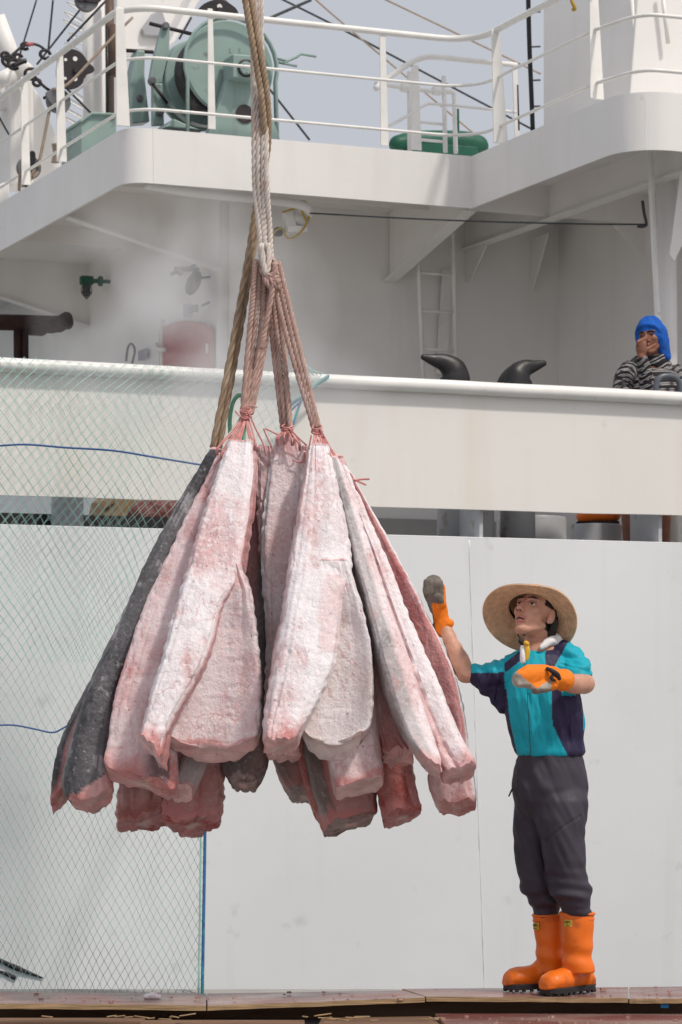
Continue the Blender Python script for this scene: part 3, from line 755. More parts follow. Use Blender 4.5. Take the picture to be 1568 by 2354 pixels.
# fairlead horns on the bulwark
def horn(x0, x1, tip, label):
    hb = thing('mooring_horn', label, 'bollard', PB(x0, 905, .45))
    path = [PB(x, y, .45) for x, y in tip]
    MB().limb(path, [.10, .10, .088, .058, .036, .020], 18, 6, flat=(VV, .7)).build('horn', m_black, hb, True)
    MB().tube([Vector((path[0].x, path[0].y, CZ + .86)), path[0]], [.115, .105], 18).build('base', m_bol, hb, True)
    return hb
horn(1040, 0, [(1046, 905), (1046, 872), (1040, 850), (1020, 834), (994, 827), (974, 821)], 'black curved mooring horn on the bulwark pointing left')
horn(1180, 0, [(1190, 912), (1190, 884), (1194, 862), (1208, 847), (1230, 841), (1250, 835)], 'black curved mooring horn on the bulwark pointing right')
h2 = bpy.data.objects['mooring_horn.001']
MB().limb([PB(1166, 915, .52), PB(1168, 882, .52), PB(1182, 858, .52), PB(1196, 850, .52)], [.07, .07, .055, .04], 14).build('horn', m_black, h2, True)
lo = thing('grey_handle_loop', 'grey bent handrail loop on the bulwark in front of the sailor', 'handrail', PB(1535, 905, .10))
MB().tube(crom([PB(x, y, .10) for x, y in ((1507, 912), (1508, 888), (1515, 870), (1532, 864), (1552, 868), (1562, 882), (1565, 912))], 36), .019, 12).build('loop', M('grey_rail_paint', (.10, .115, .135), .4), lo, True)

# things seen through the slot
def bollard(x, b, r_, top, lab, mat=m_bol):
    c = PB(x, 1215, b); th = thing('deck_bollard', lab, 'bollard', Vector((c.x, c.y, CZ + .86)), 'bollards behind the slot in the hull')
    z1 = PB(x, top, b).z
    MB().lathe(Vector((c.x, c.y, CZ + .86)), ZV, [(r_ * 1.05, 0), (r_ * 1.05, .03), (r_, .035), (r_, z1 - CZ - .86 - .015), (r_ * .96, z1 - CZ - .86)], 36).build('drum', mat, th, autosm=35)
    MB().lathe(Vector((c.x, c.y, CZ + .86)), ZV, [(r_ * 1.25, .0), (r_ * 1.25, .02), (r_ * 1.05, .025)], 36).build('foot', mat, th, autosm=35)
bollard(1222, .75, .225, 1189, 'broad grey bollard with rusty rim seen through the hull slot')
bollard(1370, .9, .17, 1206, 'low grey bollard under the orange boots seen through the slot')
bollard(1098, .5, .105, 1120, 'tall grey bollard seen through the slot left of the broad one')
bollard(155, .5, .095, 1100, 'dark grey bollard behind the net at the left end of the slot')
tag(MB().sbox(-3.6, -0.2, .62, .66, .86, 1.165).build('deck_board', m_iron), 'long dark board on edge behind the left part of the slot', 'board')
cb_ = thing('cardboard_box', 'crushed cardboard carton behind the net seen through the slot', 'box', PB(285, 1180, 1.1))
MB().prism([PB(x, y, 1.1) for x, y in ((238, 1176), (244, 1150), (258, 1138), (292, 1136), (300, 1148), (326, 1150), (326, 1180), (300, 1230), (240, 1230))], VV * .3).build('body', m_card, cb_, bevel=.004)
MB().prism([PB(x, y, 1.08) for x, y in ((232, 1158), (262, 1140), (268, 1152), (240, 1170))], VV * .02).build('flap', m_card, cb_)
tp = MB()
tp.limb([PB(330, 1190, 1.0), PB(370, 1180, 1.0), PB(440, 1178, 1.0)], [.10, .12, .13], 16)
tag(blob('red_tarp_bundle', tp, m_tarp, None, .012, 3, disp=lambda p, n_: .02 * fbm(p, 9)), 'bundled red tarpaulin seen through the slot behind the net', 'tarp')

# ================================================================== platform of plywood
def sheet(name, label, c4, th=.020, mat=m_ply, group=None):
    # c4: front-left, front-right, back-right, back-left points of the top face
    n = 14
    rs = []
    for i in range(n + 1):
        f, b = c4[0].lerp(c4[1], i / n), c4[3].lerp(c4[2], i / n)
        e = Vector((0, random.uniform(-.004, .004), random.uniform(-.001, .001)))
        dz = Vector((0, 0, th))
        rs.append([f + e, b, b - dz, f + e - dz])
    o = MB().rings(rs).build(name, mat)
    o.data.materials.append(m_plye)
    o.data.update()
    for p in o.data.polygons:
        if abs(p.normal.z) < .7: p.material_index = 1
    return tag(o, label, 'plywood', group)
def Zp(x, y, z):
    return P(x, y, -z * F / (y - HY))
gp = 'plywood sheets underfoot'
sheet('plywood_sheet', 'reddish plywood sheet under the left end of the net with a meat scrap on it',
      [P(-80, 2306, 11.32), P(474, 2311, 11.30), P(474, 2284, 11.80), P(-80, 2280, 11.84)], .022)
sheet('plywood_sheet', 'tilted reddish plywood sheet in the middle below the hanging fish',
      [P(477, 2312, 11.32), P(977, 2293, 11.36), P(977, 2276, 11.74), P(477, 2284, 11.80)], .020)
sheet('plywood_sheet', 'reddish plywood sheet the worker in orange boots stands on',
      [P(980, 2291, 11.38), P(1444, 2294, 11.36), P(1444, 2269, 11.86), P(925, 2273, 11.80)], .020)
sheet('plywood_sheet', 'short reddish plywood sheet at the right edge of the platform',
      [P(1447, 2296, 11.36), P(1660, 2295, 11.36), P(1660, 2267, 11.86), P(1447, 2269, 11.86)], .020)
sheet('plywood_sheet', 'wet red lower plywood sheet at the bottom right corner',
      [P(1090, 2420, 10.1), P(1700, 2420, 10.1), P(1700, 2330, 11.40), P(1000, 2330, 11.40)], .018)
sheet('plywood_sheet', 'broken brownish plywood offcut at the bottom centre',
      [P(700, 2420, 10.2), P(1085, 2420, 10.1), P(990, 2336, 11.34), P(740, 2340, 11.30)], .015, m_wood)
for i, (x0, x1, y, Y, lab) in enumerate(((-80, 330, 2347, 11.1, 'dark timber bearer at the bottom left corner'), (320, 700, 2352, 11.05, 'dark timber bearer at the bottom left of centre'))):
    tag(MB().hexa([P(x0, y, Y) - ZV * .05, P(x1, y, Y) - ZV * .05, P(x1, y, Y) - ZV * .05 + Vector((0, .12, 0)), P(x0, y, Y) - ZV * .05 + Vector((0, .12, 0)),
                   P(x0, y, Y), P(x1, y, Y), P(x1, y, Y) + Vector((0, .12, 0)), P(x0, y, Y) + Vector((0, .12, 0))]).build('timber_bearer', m_wood, bevel=.006), lab, 'timber')
tag(MB().box(-1.9, 1.9, 11.62, 11.72, 0.0, 0.075).build('timber_bearer', m_wood, bevel=.005), 'long dark timber bearer under the plywood sheets', 'timber')
bl = tag(MB().obox(P(1527, 2312, 11.42), Vector((.016, 0, 0)), Vector((0, .02, 0)), Vector((0, 0, .007))).build('blue_chip', M('blue_plastic', (.02, .25, .6), .4)), 'small bright blue plastic chip in the gap at the right edge', 'scrap')
chips = MB()
for i in range(120):
    x = random.uniform(0, 1568); Y = random.uniform(11.36, 11.75)
    z = -1.208 + (x / 1568) * .03
    if random.random() < .35: x = random.uniform(1000, 1568); Y = random.uniform(10.9, 11.28); z = -1.252
    s_ = random.uniform(.002, .006) if random.random() < .85 else random.uniform(.006, .011)
    c = Vector(((x - CX) / F * Y, Y, CZ + z + s_ * .2))
    chips.obox(c, Vector((s_, s_ * .3, 0)), Vector((-s_ * .2, s_ * .8, 0)), Vector((0, 0, s_ * .5)))
ch = chips.build('ice_and_wood_crumbs', M('crumbs', (.36, .22, .19), .7, .6, 90)); tag(ch, 'scattered crumbs of ice and splinters on the boards', 'crumbs'); ch['kind'] = 'stuff'
spl = MB()
for i in range(26):
    x = random.choice([random.uniform(690, 850), random.uniform(690, 1000), random.uniform(60, 500)])
    Y = random.uniform(11.0, 11.25); c = P(x, random.uniform(2334, 2350), Y); L_ = random.uniform(.02, .09); a_ = random.uniform(-.35, .35)
    spl.bar(c, c + Vector((L_, random.uniform(-.02, .02), L_ * a_ * .5)), .006, .003, Vector((0, 1, .2)))
sp = spl.build('wood_splinters', m_plye); tag(sp, 'loose wood splinters along the bottom edge', 'splinters'); sp['kind'] = 'stuff'

# ================================================================== hanging fish
def fish_mat():
    m = bpy.data.materials.new('frozen_flesh'); m.use_nodes = True
    nt = m.node_tree; N, L = nt.nodes, nt.links; b = N['Principled BSDF']
    tc = N.new('ShaderNodeTexCoord'); at = N.new('ShaderNodeAttribute'); at.attribute_name = 'Col'
    def nz(s, d=6, st=None, rough=.55):
        n = N.new('ShaderNodeTexNoise'); n.inputs['Scale'].default_value = s; n.inputs['Detail'].default_value = d; n.inputs['Roughness'].default_value = rough
        if st:
            mp = N.new('ShaderNodeMapping'); mp.inputs['Scale'].default_value = st; L.new(tc.outputs['Object'], mp.inputs['Vector']); L.new(mp.outputs[0], n.inputs['Vector'])
        else: L.new(tc.outputs['Object'], n.inputs['Vector'])
        return n.outputs['Fac']
    def rng(s, a, b_, c, d):
        r = N.new('ShaderNodeMapRange'); r.inputs[1].default_value = a; r.inputs[2].default_value = b_; r.inputs[3].default_value = c; r.inputs[4].default_value = d
        L.new(s, r.inputs[0]); return r.outputs[0]
    def mul(a, b_):
        x = N.new('ShaderNodeMath'); x.operation = 'MULTIPLY'; L.new(a, x.inputs[0])
        if isinstance(b_, float): x.inputs[1].default_value = b_
        else: L.new(b_, x.inputs[1])
        return x.outputs[0]
    def mix(f, A, B):
        x = N.new('ShaderNodeMix'); x.data_type = 'RGBA'; L.new(f, x.inputs[0])
        for i, q in ((6, A), (7, B)):
            if isinstance(q, tuple): x.inputs[i].default_value = q + (1,)
            else: L.new(q, x.inputs[i])
        return x.outputs[2]
    c = at.outputs['Color']
    dark = rng(nz(30, 6, (1, 1, .16)), .57, .68, 0, .36)
    al = rng(at.outputs['Alpha'], .1, .3, 0, 1)
    c = mix(mul(dark, al), c, (.38, .10, .09))
    frost = mul(rng(nz(5, 9, (1, 1, .5), .60), .41, .51, 0, 1), at.outputs['Alpha'])
    c = mix(mul(frost, .82), c, (.86, .825, .85))
    fine = mul(rng(nz(55, 5), .52, .64, 0, .6), at.outputs['Alpha'])
    c = mix(fine, c, (.90, .88, .90))
    crack = N.new('ShaderNodeTexVoronoi'); crack.feature = 'DISTANCE_TO_EDGE'; crack.inputs['Scale'].default_value = 9
    wv = N.new('ShaderNodeMapping'); wv.inputs['Scale'].default_value = (1, 1, .35); L.new(tc.outputs['Object'], wv.inputs['Vector'])
    wn_ = N.new('ShaderNodeTexNoise'); wn_.inputs['Scale'].default_value = 7; wn_.inputs['Detail'].default_value = 4; L.new(tc.outputs['Object'], wn_.inputs['Vector'])
    wm = N.new('ShaderNodeMix'); wm.data_type = 'VECTOR'; wm.inputs[0].default_value = .22; L.new(wv.outputs[0], wm.inputs[4]); L.new(wn_.outputs['Color'], wm.inputs[5]); L.new(wm.outputs[1], crack.inputs['Vector'])
    ck = mul(rng(crack.outputs['Distance'], .0, .035, 1, 0), rng(nz(6, 3), .50, .62, 0, .45))
    c = mix(mul(ck, al), c, (.48, .14, .13))
    pits = rng(nz(52, 3, (1, 1, .6)), .675, .71, 0, .6)
    c = mix(mul(pits, al), c, (.24, .09, .08))
    sp = N.new('ShaderNodeMath'); sp.operation = 'SUBTRACT'; sp.inputs[0].default_value = 1; L.new(al, sp.inputs[1])
    c = mix(mul(rng(nz(34, 5), .60, .68, 0, .55), sp.outputs[0]), c, (.42, .40, .41))
    L.new(c, b.inputs['Base Color'])
    L.new(rng(nz(14, 5), .35, .65, .38, .75), b.inputs['Roughness']); b.inputs['Specular IOR Level'].default_value = .45
    b.inputs['Subsurface Weight'].default_value = .12; b.inputs['Subsurface Radius'].default_value = (.02, .006, .005)
    b.inputs['Subsurface Scale'].default_value = .5
    b1 = N.new('ShaderNodeBump'); b1.inputs['Strength'].default_value = .8; b1.inputs['Distance'].default_value = .011; L.new(nz(45, 6, None, .65), b1.inputs['Height'])
    b2 = N.new('ShaderNodeBump'); b2.inputs['Strength'].default_value = .7; b2.inputs['Distance'].default_value = .012; L.new(nz(20, 6, (1, 1, .25)), b2.inputs['Height'])
    b3 = N.new('ShaderNodeBump'); b3.inputs['Strength'].default_value = .6; b3.inputs['Distance'].default_value = .006; L.new(frost, b3.inputs['Height'])
    L.new(b1.outputs[0], b2.inputs['Normal']); L.new(b2.outputs[0], b3.inputs['Normal']); L.new(b3.outputs[0], b.inputs['Normal'])
    return m
m_fish = fish_mat()
PINK = (.66, .375, .37); ROSE = (.53, .20, .19); RED = (.36, .06, .05); PALE = (.78, .65, .665); SKIN = (.040, .040, .048); GREY = (.25, .235, .235); BROWN = (.17, .10, .085); CREAM = (.66, .56, .53)
BONE = (.60, .42, .38)

def smooth1(y, v, ys):
    f = np.interp(ys, y, v)
    k = 9
    g = np.pad(f, k, mode='edge'); w_ = np.hanning(2 * k + 1); w_ /= w_.sum()
    g = np.convolve(g, w_, 'valid')
    g[:2] = f[:2]; g[-2:] = f[-2:]
    return g

def loft_fish(mb, rows, Yt, Yb, th, phi=0.0, ex=4.2, colf=None, seed=0, ns=130, na=80, rough=1.0, endf=None, concave=0.0, ridge=None, round_end=.5, ybow=0.0, slant=20):
    ys0 = [r[0] for r in rows]
    ys = np.linspace(ys0[0], ys0[-1], ns)
    xl = smooth1(ys0, [r[1] for r in rows], ys); xr = smooth1(ys0, [r[2] for r in rows], ys)
    so = Vector((seed * 3.7, seed * 1.3, seed * 5.1))
    A = np.linspace(0, 2 * math.pi, na, endpoint=False)
    cx = np.sign(np.cos(A)) * np.abs(np.cos(A)) ** (2 / ex); cz = np.sign(np.sin(A)) * np.abs(np.sin(A)) ** (2 / ex)
    px_ = cx * math.cos(phi) * 1.0 - cz * math.sin(phi) * .7; pz_ = cx * math.sin(phi) * .7 + cz * math.cos(phi)
    px_ /= np.abs(px_).max(); pz_ /= np.abs(pz_).max()
    rings, cols = [], []
    for i in range(ns):
        t = i / (ns - 1)
        Y = Yt + (Yb - Yt) * t + ybow * math.sin(math.pi * t)
        c = P((xl[i] + xr[i]) / 2, ys[i], Y); w_ = (xr[i] - xl[i]) / 2 / F * Y
        T = th * min(1.0, .28 + .95 * t ** .8)
        rg = []
        for j in range(na):
            u, d = px_[j], pz_[j]
            dd = d
            if d < 0 and concave: dd = d * (1 - concave * max(0, 1 - u * u) * min(1, t * 3))
            p = c + Vector((w_ * u, T * dd, 0))
            if True:
                k = max(0, (t - .82) / .18)
                p.z -= ((endf(u, d) if endf else 0) + slant * d - 16 + 13 * rough * noise.noise(Vector((u * 4 + seed, d * 3, 1.7)))) * k * k / F * Y
            nr = Vector((u * T, d * w_, 0)).normalized() if w_ > 0 else Vector((u, d, 0))
            q = p + so
            strl = noise.noise(Vector((u * 7 + seed, d * 5, t * 1.6)))
            eb = max(0, abs(u) - .72) / .28
            amp = rough * (.0065 * fbm(q, 5.0, 2) + .0020 * fbm(q, 24, 2) + .0060 * strl + .007 * eb * noise.noise(Vector((q.z * 34, u * 3, seed))))
            crk = noise.noise(Vector((q.x * 9, q.y * 9, q.z * 5)) + so)
            if abs(crk) < .05: amp -= .005 * (1 - abs(crk) / .05) * rough
            if ridge:
                for (u0, wd, am) in ridge:
                    if d < 0:
                        g = math.exp(-((u - u0 - .05 * noise.noise(Vector((t * 6, seed, 0)))) / wd) ** 2)
                        amp += am * g * (.75 + .5 * noise.noise(Vector((t * 40, seed, u0 * 9))))
            p = p + nr * amp
            rg.append(p); cols.append(colf(t, u, d, (xl[i] + xr[i]) / 2 + u * (xr[i] - xl[i]) / 2, ys[i], fbm(Vector((q.x, q.y, q.z * .45)), 8, 3) + .35 * strl))
        rings.append(rg)
    # rounded closing of both ends
    def close(rg, sgn, col, rr):
        c = sum(rg, Vector()) / len(rg); out = []
        for s_, h in ((.965, .003), (.82, .008), (.6, .010), (.38, .010), (.15, .010)):
            nr_ = []
            for p in rg:
                q = c.lerp(p, s_); q.z += sgn * h * rr + .008 * fbm(q + so, 22, 2)
                nr_.append(q)
                n_ = fbm(q + so, 15, 2)
                cols.append(tuple(np.clip(np.array(col) * (1 + .35 * n_), 0, 1)) + (.25,) if s_ > .2 or sgn > 0 else BONE + (.2,))
            out.append(nr_)
        return out
    k0 = len(cols)
    bot = close(rings[-1], -1, colf.cap if hasattr(colf, 'cap') else PINK, round_end * 2)
    topc = len(cols)
    top = close(rings[0], 1, PINK, 1)
    cc = [c for c in cols[:k0]] + cols[k0:topc]
    tcols = []
    nt = len(top)
    for i in range(nt - 1, -1, -1): tcols += cols[topc + i * na: topc + (i + 1) * na]
    mb.rings(top[::-1] + rings + bot, True, False, tcols + cc)
    return mb

def mixc(a, b, f):
    f = min(1, max(0, f)); return tuple(x + (y - x) * f for x, y in zip(a, b))
def sstep(a, b, x):
    t = min(1, max(0, (x - a) / (b - a))); return t * t * (3 - 2 * t)

def cf(base, frost=.8, second=None, redend=.5, endcol=ROSE, left=None, right=None, back=SKIN, cap=PINK, extra=None):
    def f(t, u, d, x, y, n):
        c = base
        if second: c = mixc(c, second, sstep(-.15, .35, n))
        fr = frost
        if left and u < left[1] + .05 * n: c = mixc(c, left[0], sstep(left[1], left[1] - .12, u)); fr = left[2]
        if right and u > right[1] + .05 * n: c = mixc(c, right[0], sstep(right[1], right[1] + .12, u)); fr = right[2]
        e = sstep(1 - .22 * redend - .02, 1.0, t + .05 * n)
        if redend: c = mixc(c, endcol, e); fr *= 1 - .7 * e
        if d > .45: c = mixc(c, back, sstep(.45, .7, d)); fr *= .5
        if extra:
            r = extra(t, u, d, x, y, n, c, fr)
            if r: c, fr = r
        return tuple(c) + (fr,)
    f.cap = cap
    return f

GRP = 'frozen fish hanging in the rope sling'
def fish(label, lofts, parts=()):
    c = P(640, 1040, 11.6)
    root = thing('frozen_fish', label, 'fish', c, GRP)
    mb = MB()
    for kw in lofts: loft_fish(mb, **kw)
    body = mb.build('carcass', m_fish, root, autosm=48)
    for nm, kw in parts:
        m2 = MB(); loft_fish(m2, **kw); m2.build(nm, m_fish, root, autosm=48)
    return root

def ex_black(t, u, d, x, y, n, c, fr):
    ln = 1862 - (x - 178) * 1.12 + 14 * n
    if y > ln and x > 165: return (mixc(ROSE, PINK, .5 + n), .15)
    if n > .38: return (mixc(c, (.30, .29, .31), .55), .2)
fish('dark skinned frozen fish at the left edge of the bundle', [dict(
    rows=[(1035, 482, 512), (1120, 432, 474), (1240, 362, 420), (1400, 288, 352), (1600, 196, 275), (1720, 160, 260), (1800, 143, 256), (1850, 146, 264), (1868, 160, 256)],
    Yt=11.62, Yb=11.5, th=.13, ex=3.2, seed=1, rough=.7, colf=cf(SKIN, .10, (.075, .075, .085), 0, extra=ex_black, back=SKIN, cap=ROSE), endf=lambda u, d: -22 * u * u - 8 * u)])
fish('thin dark finned fish half hidden behind the leftmost black one', [dict(
    rows=[(1045, 480, 505), (1400, 292, 335), (1700, 140, 180), (1780, 122, 168), (1852, 117, 160)], Yt=11.75, Yb=11.72, th=.08, seed=2, rough=.6,
    colf=cf(ROSE, .3, SKIN, .3, left=(SKIN, -.1, .1), cap=ROSE), endf=lambda u, d: -20 * u)])
fish('pink fish split open next to the black skinned one', [dict(
    rows=[(1048, 500, 532), (1120, 466, 525), (1240, 405, 490), (1400, 332, 440), (1600, 264, 400), (1700, 250, 408), (1790, 242, 412), (1815, 246, 408)],
    Yt=11.60, Yb=11.38, th=.12, ex=4.5, seed=3, ridge=[(-.88, .10, .008), (-.55, .08, -.007), (-.2, .06, .006)],
    colf=cf(mixc(PINK, PALE, .42), .42, ROSE, .6, left=(mixc(PINK, ROSE, .4), -.82, .5), extra=lambda t, u, d, x, y, n, c, fr: (mixc(c, (.10, .08, .09), .8), .1) if (t > .9 and u > .1 and u < .8 and n > -.05) else None, cap=ROSE),
    endf=lambda u, d: 24 * u)])
fish('frosty white fish at front left with its belly cut open', [
    dict(rows=[(1018, 526, 588), (1080, 503, 592), (1240, 450, 574), (1320, 428, 562), (1350, 420, 552), (1378, 412, 520), (1467, 388, 503), (1559, 360, 464), (1632, 340, 416), (1700, 328, 388), (1745, 325, 380)],
         Yt=11.50, Yb=11.10, th=.14, phi=-.12, ex=4.5, seed=4, rough=1.25, ridge=[(-.78, .12, .006)],
         colf=cf(PALE, 1.0, mixc(PINK, PALE, .45), .45, right=(mixc(PINK, ROSE, .75), .80, .25)), endf=lambda u, d: 30 * u),
    ],
    [('belly_flap', dict(rows=[(1300, 500, 556), (1330, 500, 566), (1350, 498, 578), (1427, 480, 590), (1559, 436, 602), (1638, 400, 603), (1690, 388, 598), (1735, 388, 586)],
         Yt=11.275, Yb=11.25, th=.09, ex=4.2, seed=5, concave=1.0, rough=.9, ridge=[(.30, .05, .007), (.48, .05, -.006), (.62, .05, .005)],
         colf=cf(mixc(PALE, PINK, .3), .7, mixc(PINK, PALE, .35), .2, right=(GREY, .9, .6), extra=lambda t, u, d, x, y, n, c, fr: (mixc(c, ROSE, .55 * math.exp(-((u - .36) / .06) ** 2)), fr * .8) if abs(u - .36) < .15 else None, cap=PINK), endf=lambda u, d: 16 - 30 * u * u))])
def ex_mid(t, u, d, x, y, n, c, fr):
    return (mixc((.36, .11, .105), ROSE, .5 + n), .15) if u < .15 else (mixc(SKIN, GREY, .5 + n), .2)
fish('dark backed fish with a red cut side between the two front ones', [dict(
    rows=[(1030, 592, 622), (1100, 588, 622), (1200, 582, 616), (1350, 556, 622), (1500, 540, 626), (1700, 510, 622), (1760, 506, 616), (1795, 512, 606), (1812, 526, 590)],
    Yt=11.76, Yb=11.75, th=.12, seed=6, colf=cf(BROWN, .15, extra=lambda t, u, d, x, y, n, c, fr: (mixc(BROWN, (.08, .05, .05), .5 + n), .1) if y > 1650 else ex_mid(t, u, d, x, y, n, c, fr), redend=0, cap=BROWN), round_end=1.0)])
fish('pink frosted fish in the middle with the highest tail stump', [dict(
    rows=[(1003, 640, 684), (1030, 626, 698), (1100, 616, 705), (1200, 604, 700), (1350, 603, 700), (1450, 612, 690), (1600, 610, 700), (1745, 612, 690)],
    Yt=11.66, Yb=11.52, th=.11, seed=7, rough=1.1, colf=cf(mixc(PINK, PALE, .55), .6, mixc(PINK, PALE, .2), .3, left=(PALE, -.8, .9)))])
fish('small crumpled pink fish tail between the left and middle fish', [dict(
    rows=[(1030, 597, 622), (1060, 590, 628), (1120, 592, 622), (1200, 596, 620), (1300, 598, 618)], Yt=11.64, Yb=11.66, th=.05, seed=21, rough=1.8,
    colf=cf(PINK, .4, ROSE, .2, back=PINK))])
fish('broad frosty white fish at front centre with open belly', [
    dict(rows=[(1027, 710, 752), (1100, 697, 772), (1180, 684, 790), (1282, 664, 808), (1335, 657, 808), (1365, 653, 786), (1427, 643, 784), (1526, 625, 772), (1599, 612, 742), (1658, 605, 710), (1700, 603, 692), (1725, 608, 682)],
         Yt=11.50, Yb=11.05, th=.15, phi=.10, ex=3.8, seed=8, rough=1.1, ridge=[(-.42, .06, .006), (-.30, .04, -.005)],
         colf=cf(mixc(PALE, (.68, .62, .64), .6), 1.0, mixc(PINK, PALE, .6), .35, left=(mixc(PINK, PALE, .35), -.8, .6), extra=lambda t, u, d, x, y, n, c, fr: (mixc(c, PINK, .55), fr * .5) if (x > 735 + 12 * n and 1322 < y < 1500 and u > .1) else None), endf=lambda u, d: 4 - 6 * u),
    ],
    [('belly_flap', dict(rows=[(1290, 735, 800), (1335, 738, 814), (1368, 738, 826), (1467, 735, 851), (1559, 715, 859), (1638, 700, 859), (1690, 692, 850), (1722, 694, 832)],
         Yt=11.245, Yb=11.21, th=.09, ex=4.2, seed=9, concave=1.05, rough=.6, ridge=[(.32, .05, .006), (.45, .04, -.005)],
         colf=cf(mixc(CREAM, PALE, .5), .75, CREAM, .12, right=(mixc(GREY, PALE, .4), .88, .7), extra=lambda t, u, d, x, y, n, c, fr: (mixc(c, PINK, .6 * math.exp(-((u - .38) / .07) ** 2)), fr) if abs(u - .38) < .18 else None, cap=CREAM), endf=lambda u, d: 24 - 42 * u * u))])
fish('slim grey skinned fish right of the front centre one', [dict(
    rows=[(1055, 760, 778), (1150, 777, 815), (1250, 798, 850), (1350, 823, 880), (1450, 848, 915), (1600, 884, 964), (1700, 926, 996), (1760, 960, 1016), (1782, 976, 1014)],
    Yt=11.50, Yb=11.16, th=.11, phi=.35, ex=5.0, seed=10, rough=.8, colf=cf(mixc(GREY, PALE, .28), .35, GREY, .25, right=(mixc(PINK, PALE, .65), .40, .7), back=GREY, endcol=PINK), endf=lambda u, d: 10 * u)])
fish('long pinkish white fish with a deep cut at the right of the bundle', [dict(
    rows=[(1070, 772, 792), (1150, 798, 830), (1260, 836, 878), (1430, 888, 946), (1600, 940, 1022), (1700, 982, 1060), (1770, 1008, 1093), (1794, 1018, 1092)],
    Yt=11.58, Yb=11.30, th=.13, ex=4.5, seed=11, rough=1.0, ridge=[(-.38, .14, -.022), (-.10, .06, .010)],
    colf=cf(mixc(PALE, PINK, .15), .85, mixc(PINK, PALE, .6), .6, extra=lambda t, u, d, x, y, n, c, fr: (mixc(c, PINK, .75), .35) if (t > .4 and -.8 < u < -.15 + .1 * n) else None), endf=lambda u, d: -8 * u)])
fish('red sided fish along the right edge of the bundle', [dict(
    rows=[(1082, 783, 806), (1200, 832, 872), (1370, 908, 964), (1540, 975, 1046), (1650, 998, 1072), (1740, 990, 1084), (1800, 980, 1096), (1850, 990, 1099), (1872, 1006, 1096)],
    Yt=11.72, Yb=11.62, th=.13, phi=-.2, ex=5, seed=12, rough=.8, colf=cf((.40, .12, .125), .12, ROSE, .2, right=(mixc(PALE, PINK, .2), .72, .9), cap=ROSE,
    extra=lambda t, u, d, x, y, n, c, fr: (mixc(mixc(c, PINK, .6), PALE, .2 + n), .3) if t > .82 and u < .7 else None), endf=lambda u, d: -6 * u * u)])
fish('pale ended fish hanging low behind the front centre flap', [dict(
    rows=[(1045, 738, 765), (1400, 762, 852), (1600, 742, 862), (1700, 745, 872), (1800, 762, 883), (1826, 772, 880)],
    Yt=11.62, Yb=11.36, th=.12, ex=5, seed=13, rough=.6, colf=cf(mixc(PINK, PALE, .45), .35, mixc(PINK, GREY, .35), .05, cap=mixc(PINK, CREAM, .4), left=(mixc(GREY, PINK, .3), -.85, .3)), endf=lambda u, d: -14 * u, round_end=.2)])
fish('pink fish end seen between the pale and the slim grey fish', [dict(
    rows=[(1060, 765, 790), (1400, 828, 890), (1600, 852, 912), (1700, 866, 935), (1755, 880, 950)], Yt=11.68, Yb=11.5, th=.10, seed=14, rough=1.2, colf=cf(mixc(PINK, PALE, .2), .25, ROSE, .3))])
fish('deep red fish end hanging low right of the bundle middle', [dict(
    rows=[(1050, 760, 790), (1400, 815, 900), (1720, 852, 942), (1820, 864, 958), (1885, 880, 970)], Yt=11.80, Yb=11.78, th=.12, seed=15, rough=.8,
    colf=cf(RED, .08, (.36, .10, .085), .1, right=(ROSE, .5, .2), cap=RED), endf=lambda u, d: 6 - 14 * u)])
fish('mauve fish with a grey skin edge hanging lowest in the middle', [dict(
    rows=[(1030, 692, 722), (1400, 690, 800), (1740, 690, 856), (1830, 715, 862), (1895, 745, 866)], Yt=11.85, Yb=11.86, th=.13, phi=.25, ex=5.5, seed=16, rough=.7,
    colf=cf(mixc(ROSE, GREY, .35), .12, ROSE, .1, left=(mixc(BROWN, GREY, .4), -.35, .1), cap=BROWN), endf=lambda u, d: 12 - 18 * u)])
fish('brown skinned fish head end left of the lowest mauve one', [dict(
    rows=[(1030, 650, 684), (1400, 622, 705), (1700, 618, 722), (1780, 634, 735), (1838, 664, 738)], Yt=11.95, Yb=12.02, th=.13, seed=17, rough=.7, colf=cf(BROWN, .1, mixc(BROWN, ROSE, .5), 0, cap=BROWN), round_end=1.0)])
fish('narrow brown strip of fish beside the lowest mauve one', [dict(
    rows=[(1040, 680, 705), (1400, 665, 740), (1740, 682, 760), (1840, 705, 762), (1890, 728, 770)], Yt=11.80, Yb=11.93, th=.09, seed=18, rough=.8, colf=cf(mixc(BROWN, ROSE, .35), .1, BROWN, .35, endcol=(.42, .12, .09), left=(mixc(RED, ROSE, .5), -.6, .1), cap=ROSE))])
fish('ragged red fish end hanging low at the left of the bundle', [dict(
    rows=[(1030, 548, 578), (1400, 400, 480), (1740, 278, 396), (1840, 266, 396), (1895, 272, 392)], Yt=11.88, Yb=11.92, th=.12, seed=19, rough=1.8,
    colf=cf(mixc(PINK, ROSE, .5), .2, (.34, .09, .08), .3, endcol=(.36, .10, .08), cap=RED), endf=lambda u, d: 8 - 8 * u)])
fish('broad ragged red fish end left of the brown rounded one', [dict(
    rows=[(1030, 562, 592), (1400, 450, 560), (1700, 388, 520), (1800, 378, 512), (1905, 376, 505)], Yt=11.82, Yb=11.80, th=.13, seed=20, rough=1.7, ridge=[(-.1, .12, .018), (.3, .1, -.015)],
    colf=cf(mixc(ROSE, RED, .3), .12, (.40, .15, .13), .25, right=(mixc(ROSE, BROWN, .3), .4, .1), cap=RED), endf=lambda u, d: 14 - 16 * u * u)])
